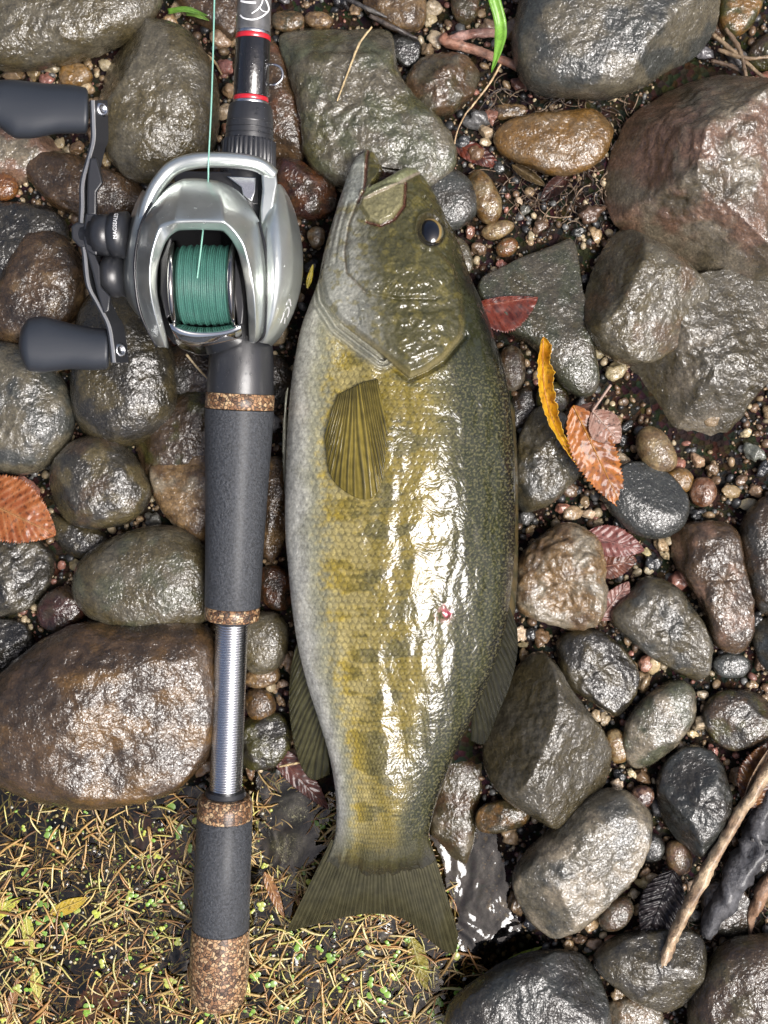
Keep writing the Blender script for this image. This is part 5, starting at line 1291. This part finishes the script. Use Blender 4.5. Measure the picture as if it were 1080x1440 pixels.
for k in range(8):
    v, f = needle_mesh(k); me = mesh_from("pine_needle", v, f, True); me.materials.append(M_NEEDLE); NM.append(me)
NCOL = [(.44,.31,.12),(.36,.22,.07),(.26,.13,.04),(.48,.40,.18),(.40,.36,.10),(.16,.08,.03)]
NNAME = ["straw yellow", "tan", "rusty brown", "pale straw", "greenish yellow", "dark brown"]
def weed_ok(x, y):
    """where the floating litter has drifted together"""
    x = np.asarray(x, float); y = np.asarray(y, float)
    w = sdist(x, y, WATER_POLY) > 3
    w &= ~in_stone(x, y, 1.02)
    w &= ~inside(x, y, [(625,1120),(680,1120),(720,1280),(775,1340),(690,1365),(650,1330),(635,1230)])
    dens = sstep(1105, 1180, y) * .9 + .35
    dens = np.where((x > 620), dens * .35, dens)
    dens = np.where((x < 70) & (y < 1230), dens * .35, dens)
    return w, dens * np.clip(.75 + 1.2 * fbm(np.stack([x / 70, y / 70, 0 * x], -1), 99, 3), .1, 1.3)
pos = RNG.uniform([-80, 1090], [720, 1500], (2500, 2)); w, dn = weed_ok(pos[:, 0], pos[:, 1]); pos = pos[w & (RNG.uniform(0, 1, 2500) < dn)][:300]
def where_word(x, y):
    if x < 270: return "between the large boulder and the rear grip" if y < 1250 else "in the pool beside the cork butt cap"
    if x < 420: return "between the rear grip and the tail fin"
    if x < 640: return "below the tail fin"
    return "beside the black wet boulder"
for x, y in pos:
    k = random.choices(range(6), [.28, .22, .16, .18, .1, .06])[0]
    o = link("pine_needle", random.choice(NM), None, label="floating %s needle %s" % (NNAME[k], where_word(x, y)), cat="needle", group="floating %s needles %s" % (NNAME[k], where_word(x, y)))
    L = random.uniform(22, 52) * PX; o.scale = (L, L, L * random.uniform(.8, 1.1))
    o.location = (*P(x, y, 0)[:2], WATER_Z + random.uniform(.0003, .0022)); o.rotation_euler = (random.uniform(-.1, .1), random.uniform(-.06, .06), random.gauss(.9, .9))
    f = random.uniform(.75, 1.15); o.color = (*[c * f for c in NCOL[k]], 1)
pos = RNG.uniform([-300, 1090], [720, 1700], (10000, 2)); w, dn = weed_ok(pos[:, 0], pos[:, 1]); pos = pos[w & (RNG.uniform(0, 1, 10000) < dn)]
V, F, CC = [], [], []; off = 0
base_n = [needle_mesh(40 + k, 4, 5) for k in range(6)]
sub_ = RNG.uniform([-300, 1090], [720, 1700], (5000, 2)); w, dn = weed_ok(sub_[:, 0], sub_[:, 1]); sub_ = sub_[w]
for i_n, (x, y) in enumerate(np.vstack([pos, sub_])):
    v, f = base_n[random.randrange(6)]; L = random.uniform(10, 38) * PX; a = random.gauss(.8, 1.0); ca, sa = math.cos(a), math.sin(a)
    p = np.stack([(v[:, 0] * ca - v[:, 1] * sa) * L, (v[:, 0] * sa + v[:, 1] * ca) * L, v[:, 2] * L], -1) + np.array([(x - 540) * PX, (720 - y) * PX, WATER_Z + (random.uniform(-.0022, .0022) if i_n < len(pos) else random.uniform(-.009, -.002))])
    V.append(p); F.append(f + off); off += len(v); CC.append(np.tile(np.array(random.choices(NCOL, [.2, .22, .2, .12, .1, .16])[0]) * random.uniform(.6, 1.45), (len(v), 1)))
link("needle_litter", mesh_from("needle_litter", np.vstack(V), np.vstack(F), True, np.vstack(CC)), M_NEEDLE_S, label="fine mat of drowned needles and straw floating on the pool", cat="plant litter", kind="stuff")
# duckweed: two or three round leaflets each
def duck_mesh(k):
    rg = np.random.default_rng(70 + k); V, F, off = [], [], 0
    for a in ((0, 2.3), (0, 2.1, 4.2), (0,), (0, 2.8))[k % 4]:
        a += rg.uniform(-.4, .4); r = rg.uniform(.55, .8); c = np.array([math.cos(a), math.sin(a)]) * (.62 if k % 4 != 2 else 0)
        n = 12; th = np.linspace(0, 2 * np.pi, n, endpoint=False)
        e = np.stack([c[0] + r * np.cos(th), c[1] + r * .86 * np.sin(th), 0 * th], -1)
        m_ = np.stack([c[0] + .6 * r * np.cos(th), c[1] + .55 * r * np.sin(th), 0 * th + .07], -1); b_ = e * [1, 1, 1] - [0, 0, .08]
        V += [b_, e, m_, np.array([[c[0], c[1], .05]])]
        f = [tuple(q + off) for q in grid_faces(3, n, True)] + [(off + 2 * n + i, off + 2 * n + (i + 1) % n, off + 3 * n) for i in range(n)]
        F += f; off += 3 * n + 1
    return np.vstack(V), F
M_DUCK = mat_simple("duckweed", (.2, .34, .03), .4, coat=.5, coat_rough=.1, obj=True, vary=(1200, .75, 1.25))
DM = []
for k in range(8):
    v, f = duck_mesh(k); me = sharp(mesh_from("duckweed", v, f, True), 25); me.materials.append(M_DUCK); DM.append(me)
pos = RNG.uniform([-80, 1095], [740, 1490], (1600, 2)); w, dn = weed_ok(pos[:, 0], pos[:, 1]); pos = pos[w & (RNG.uniform(0, 1, 1600) < dn * .8 + .12)][:270]
for x, y in pos:
    pale_ = random.random() < .35; nm = "yellow green" if pale_ else "bright green"
    o = link("duckweed", random.choice(DM), None, label="%s duckweed leaflet floating %s" % (nm, where_word(x, y)), cat="duckweed", group="%s duckweed %s" % (nm, where_word(x, y)))
    r = random.choice([3, 3.8, 4.6, 5.6, 7]) * random.uniform(.85, 1.15) * PX; o.scale = (r, r, r); o.location = (*P(x, y, 0)[:2], WATER_Z + random.uniform(.0004, .0018)); o.rotation_euler = (random.uniform(-.12, .12), random.uniform(-.12, .12), random.uniform(0, 6.28))
    f = random.uniform(.8, 1.2); o.color = (.34 * f, .38 * f, .06, 1) if pale_ else (.15 * f, .27 * f, .035, 1)
pos = RNG.uniform([-300, 1095], [740, 1700], (12000, 2)); w, dn = weed_ok(pos[:, 0], pos[:, 1]); pos = pos[w & (RNG.uniform(0, 1, 12000) < dn)]
sz = RNG.uniform(1.2, 3.2, len(pos)) * PX
kc = np.array([(.16,.27,.04),(.3,.32,.07),(.4,.34,.14),(.3,.24,.14),(.5,.48,.4)])[RNG.choice(5, len(pos), p=[.2,.2,.22,.2,.18])] * RNG.uniform(.6, 1.15, (len(pos), 1))
scatter_mesh("duckweed_mat", ICO1, np.stack([(pos[:, 0] - 540) * PX, (720 - pos[:, 1]) * PX, RNG.uniform(-.001, .0008, len(pos))], -1), sz, kc, label="scum of tiny duckweed and seed specks floating on the pool", cat="duckweed", mat=M_NEEDLE_S, squash=(.15, .3))
# bubbles
M_BUB = bpy.data.materials.new("bubble_film"); M_BUB.use_nodes = True; nt = M_BUB.node_tree; nt.nodes.clear()
out = N(nt, "ShaderNodeOutputMaterial"); tr = N(nt, "ShaderNodeBsdfTransparent"); tr.inputs[0].default_value = (.96, .97, .98, 1); gl = N(nt, "ShaderNodeBsdfGlossy"); gl.inputs["Roughness"].default_value = .02
lw = N(nt, "ShaderNodeLayerWeight"); lw.inputs[0].default_value = .3; mx = N(nt, "ShaderNodeMixShader")
nt.links.new(lw.outputs["Fresnel"], mx.inputs[0]); nt.links.new(tr.outputs[0], mx.inputs[1]); nt.links.new(gl.outputs[0], mx.inputs[2]); nt.links.new(mx.outputs[0], out.inputs[0])
v, f = ICO3; keep = v[:, 2] > -.25
bme = mesh_from("bubble", v, f[np.all(keep[f], 1)], True); bme.materials.append(M_BUB)
for x, y, r in [(150,1362,9),(158,1380,7),(148,1378,5),(200,1408,10),(210,1415,7),(93,1242,8),(205,1240,8),(130,1195,10),(138,1200,8),(122,1188,6),(226,1158,8),(60,1305,7),(70,1302,9),(118,1330,8),(240,1395,7),(255,1300,8),(175,1418,8),(230,1225,6),(500,1330,8),(510,1342,6),(470,1320,7),(25,1425,10),(300,1430,7),(560,1400,7)]:
    o = link("bubble", bme, None, label="clear bubble floating %s" % where_word(x, y), cat="bubble", group="clear bubbles %s" % where_word(x, y)); s = r * PX; o.scale = (s, s, s * .75); o.location = (*P(x, y, 0)[:2], WATER_Z)
# root fibres and black leaf mould in the mud hollow
V, F, CC, off = [], [], [], 0
for _ in range(420):
    if random.random() < .6: x, y = random.uniform(690, 890), random.uniform(125, 320)
    else: x, y = random.uniform(950, 1100), random.uniform(1150, 1330)
    if in_stone(np.array([x]), np.array([y]), .9)[0] and not (690 < x < 760 and y < 175): continue
    a = random.uniform(0, 6.28); L = random.uniform(12, 40); n = 6; t_ = np.linspace(0, 1, n)
    qx = x + np.cos(a + t_ * random.uniform(-1.5, 1.5)) * L * t_; qy = y + np.sin(a + t_ * random.uniform(-1.5, 1.5)) * L * t_
    gzv = ground_z((qx - 540) * PX, (720 - qy) * PX) + random.uniform(.001, .004)
    X = PA(qx, qy, gzv); r = random.uniform(.35, .9) * PX; th = np.linspace(0, 2 * np.pi, 4, endpoint=False)
    v = (X[:, None] + r * np.stack([np.cos(th), np.sin(th) , np.sin(th)], -1)[None]).reshape(-1, 3)
    V.append(v); F.append(grid_faces(n, 4, True) + off); off += len(v); CC.append(np.tile(np.array(random.choice([(.06,.035,.02),(.12,.08,.05),(.03,.02,.015),(.2,.14,.09)])), (len(v), 1)))
link("root_fibres", mesh_from("root_fibres", np.vstack(V), np.vstack(F), True, np.vstack(CC)), M_TWIG, label="tangle of fine dark root fibres in the muddy hollow", cat="roots", kind="stuff")

# water droplets beaded on the rod and reel
def droplets(parent, off, boxes, n, seed):
    rg = np.random.default_rng(seed); v, f = ICO2; V, F = [], []
    for k in range(n):
        x0, y0, x1, y1 = boxes[k % len(boxes)]
        px, py = rg.uniform(x0, x1), rg.uniform(y0, y1); z = surf(px, py)
        if z < .03: continue
        r = rg.choice([.6, .8, 1.1, 1.5, 2.0], p=[.3, .3, .2, .13, .07]) * PX
        V.append(v * np.array([r, r * rg.uniform(.8, 1.2), r * .6]) + np.array(P(px, py, z)) - off); F.append(f + len(v) * (len(V) - 1))
    o = link("water_droplets", mesh_from("water_droplets", np.vstack(V), np.vstack(F), True), M_BUB, parent, kind="stuff")
droplets(rod, RA, [(302, 495, 380, 548), (322, 150, 380, 196), (336, 60, 376, 135)], 150, 5)
droplets(reel, RO, [(190, 270, 300, 330), (340, 250, 415, 460), (185, 330, 225, 470)], 110, 6)
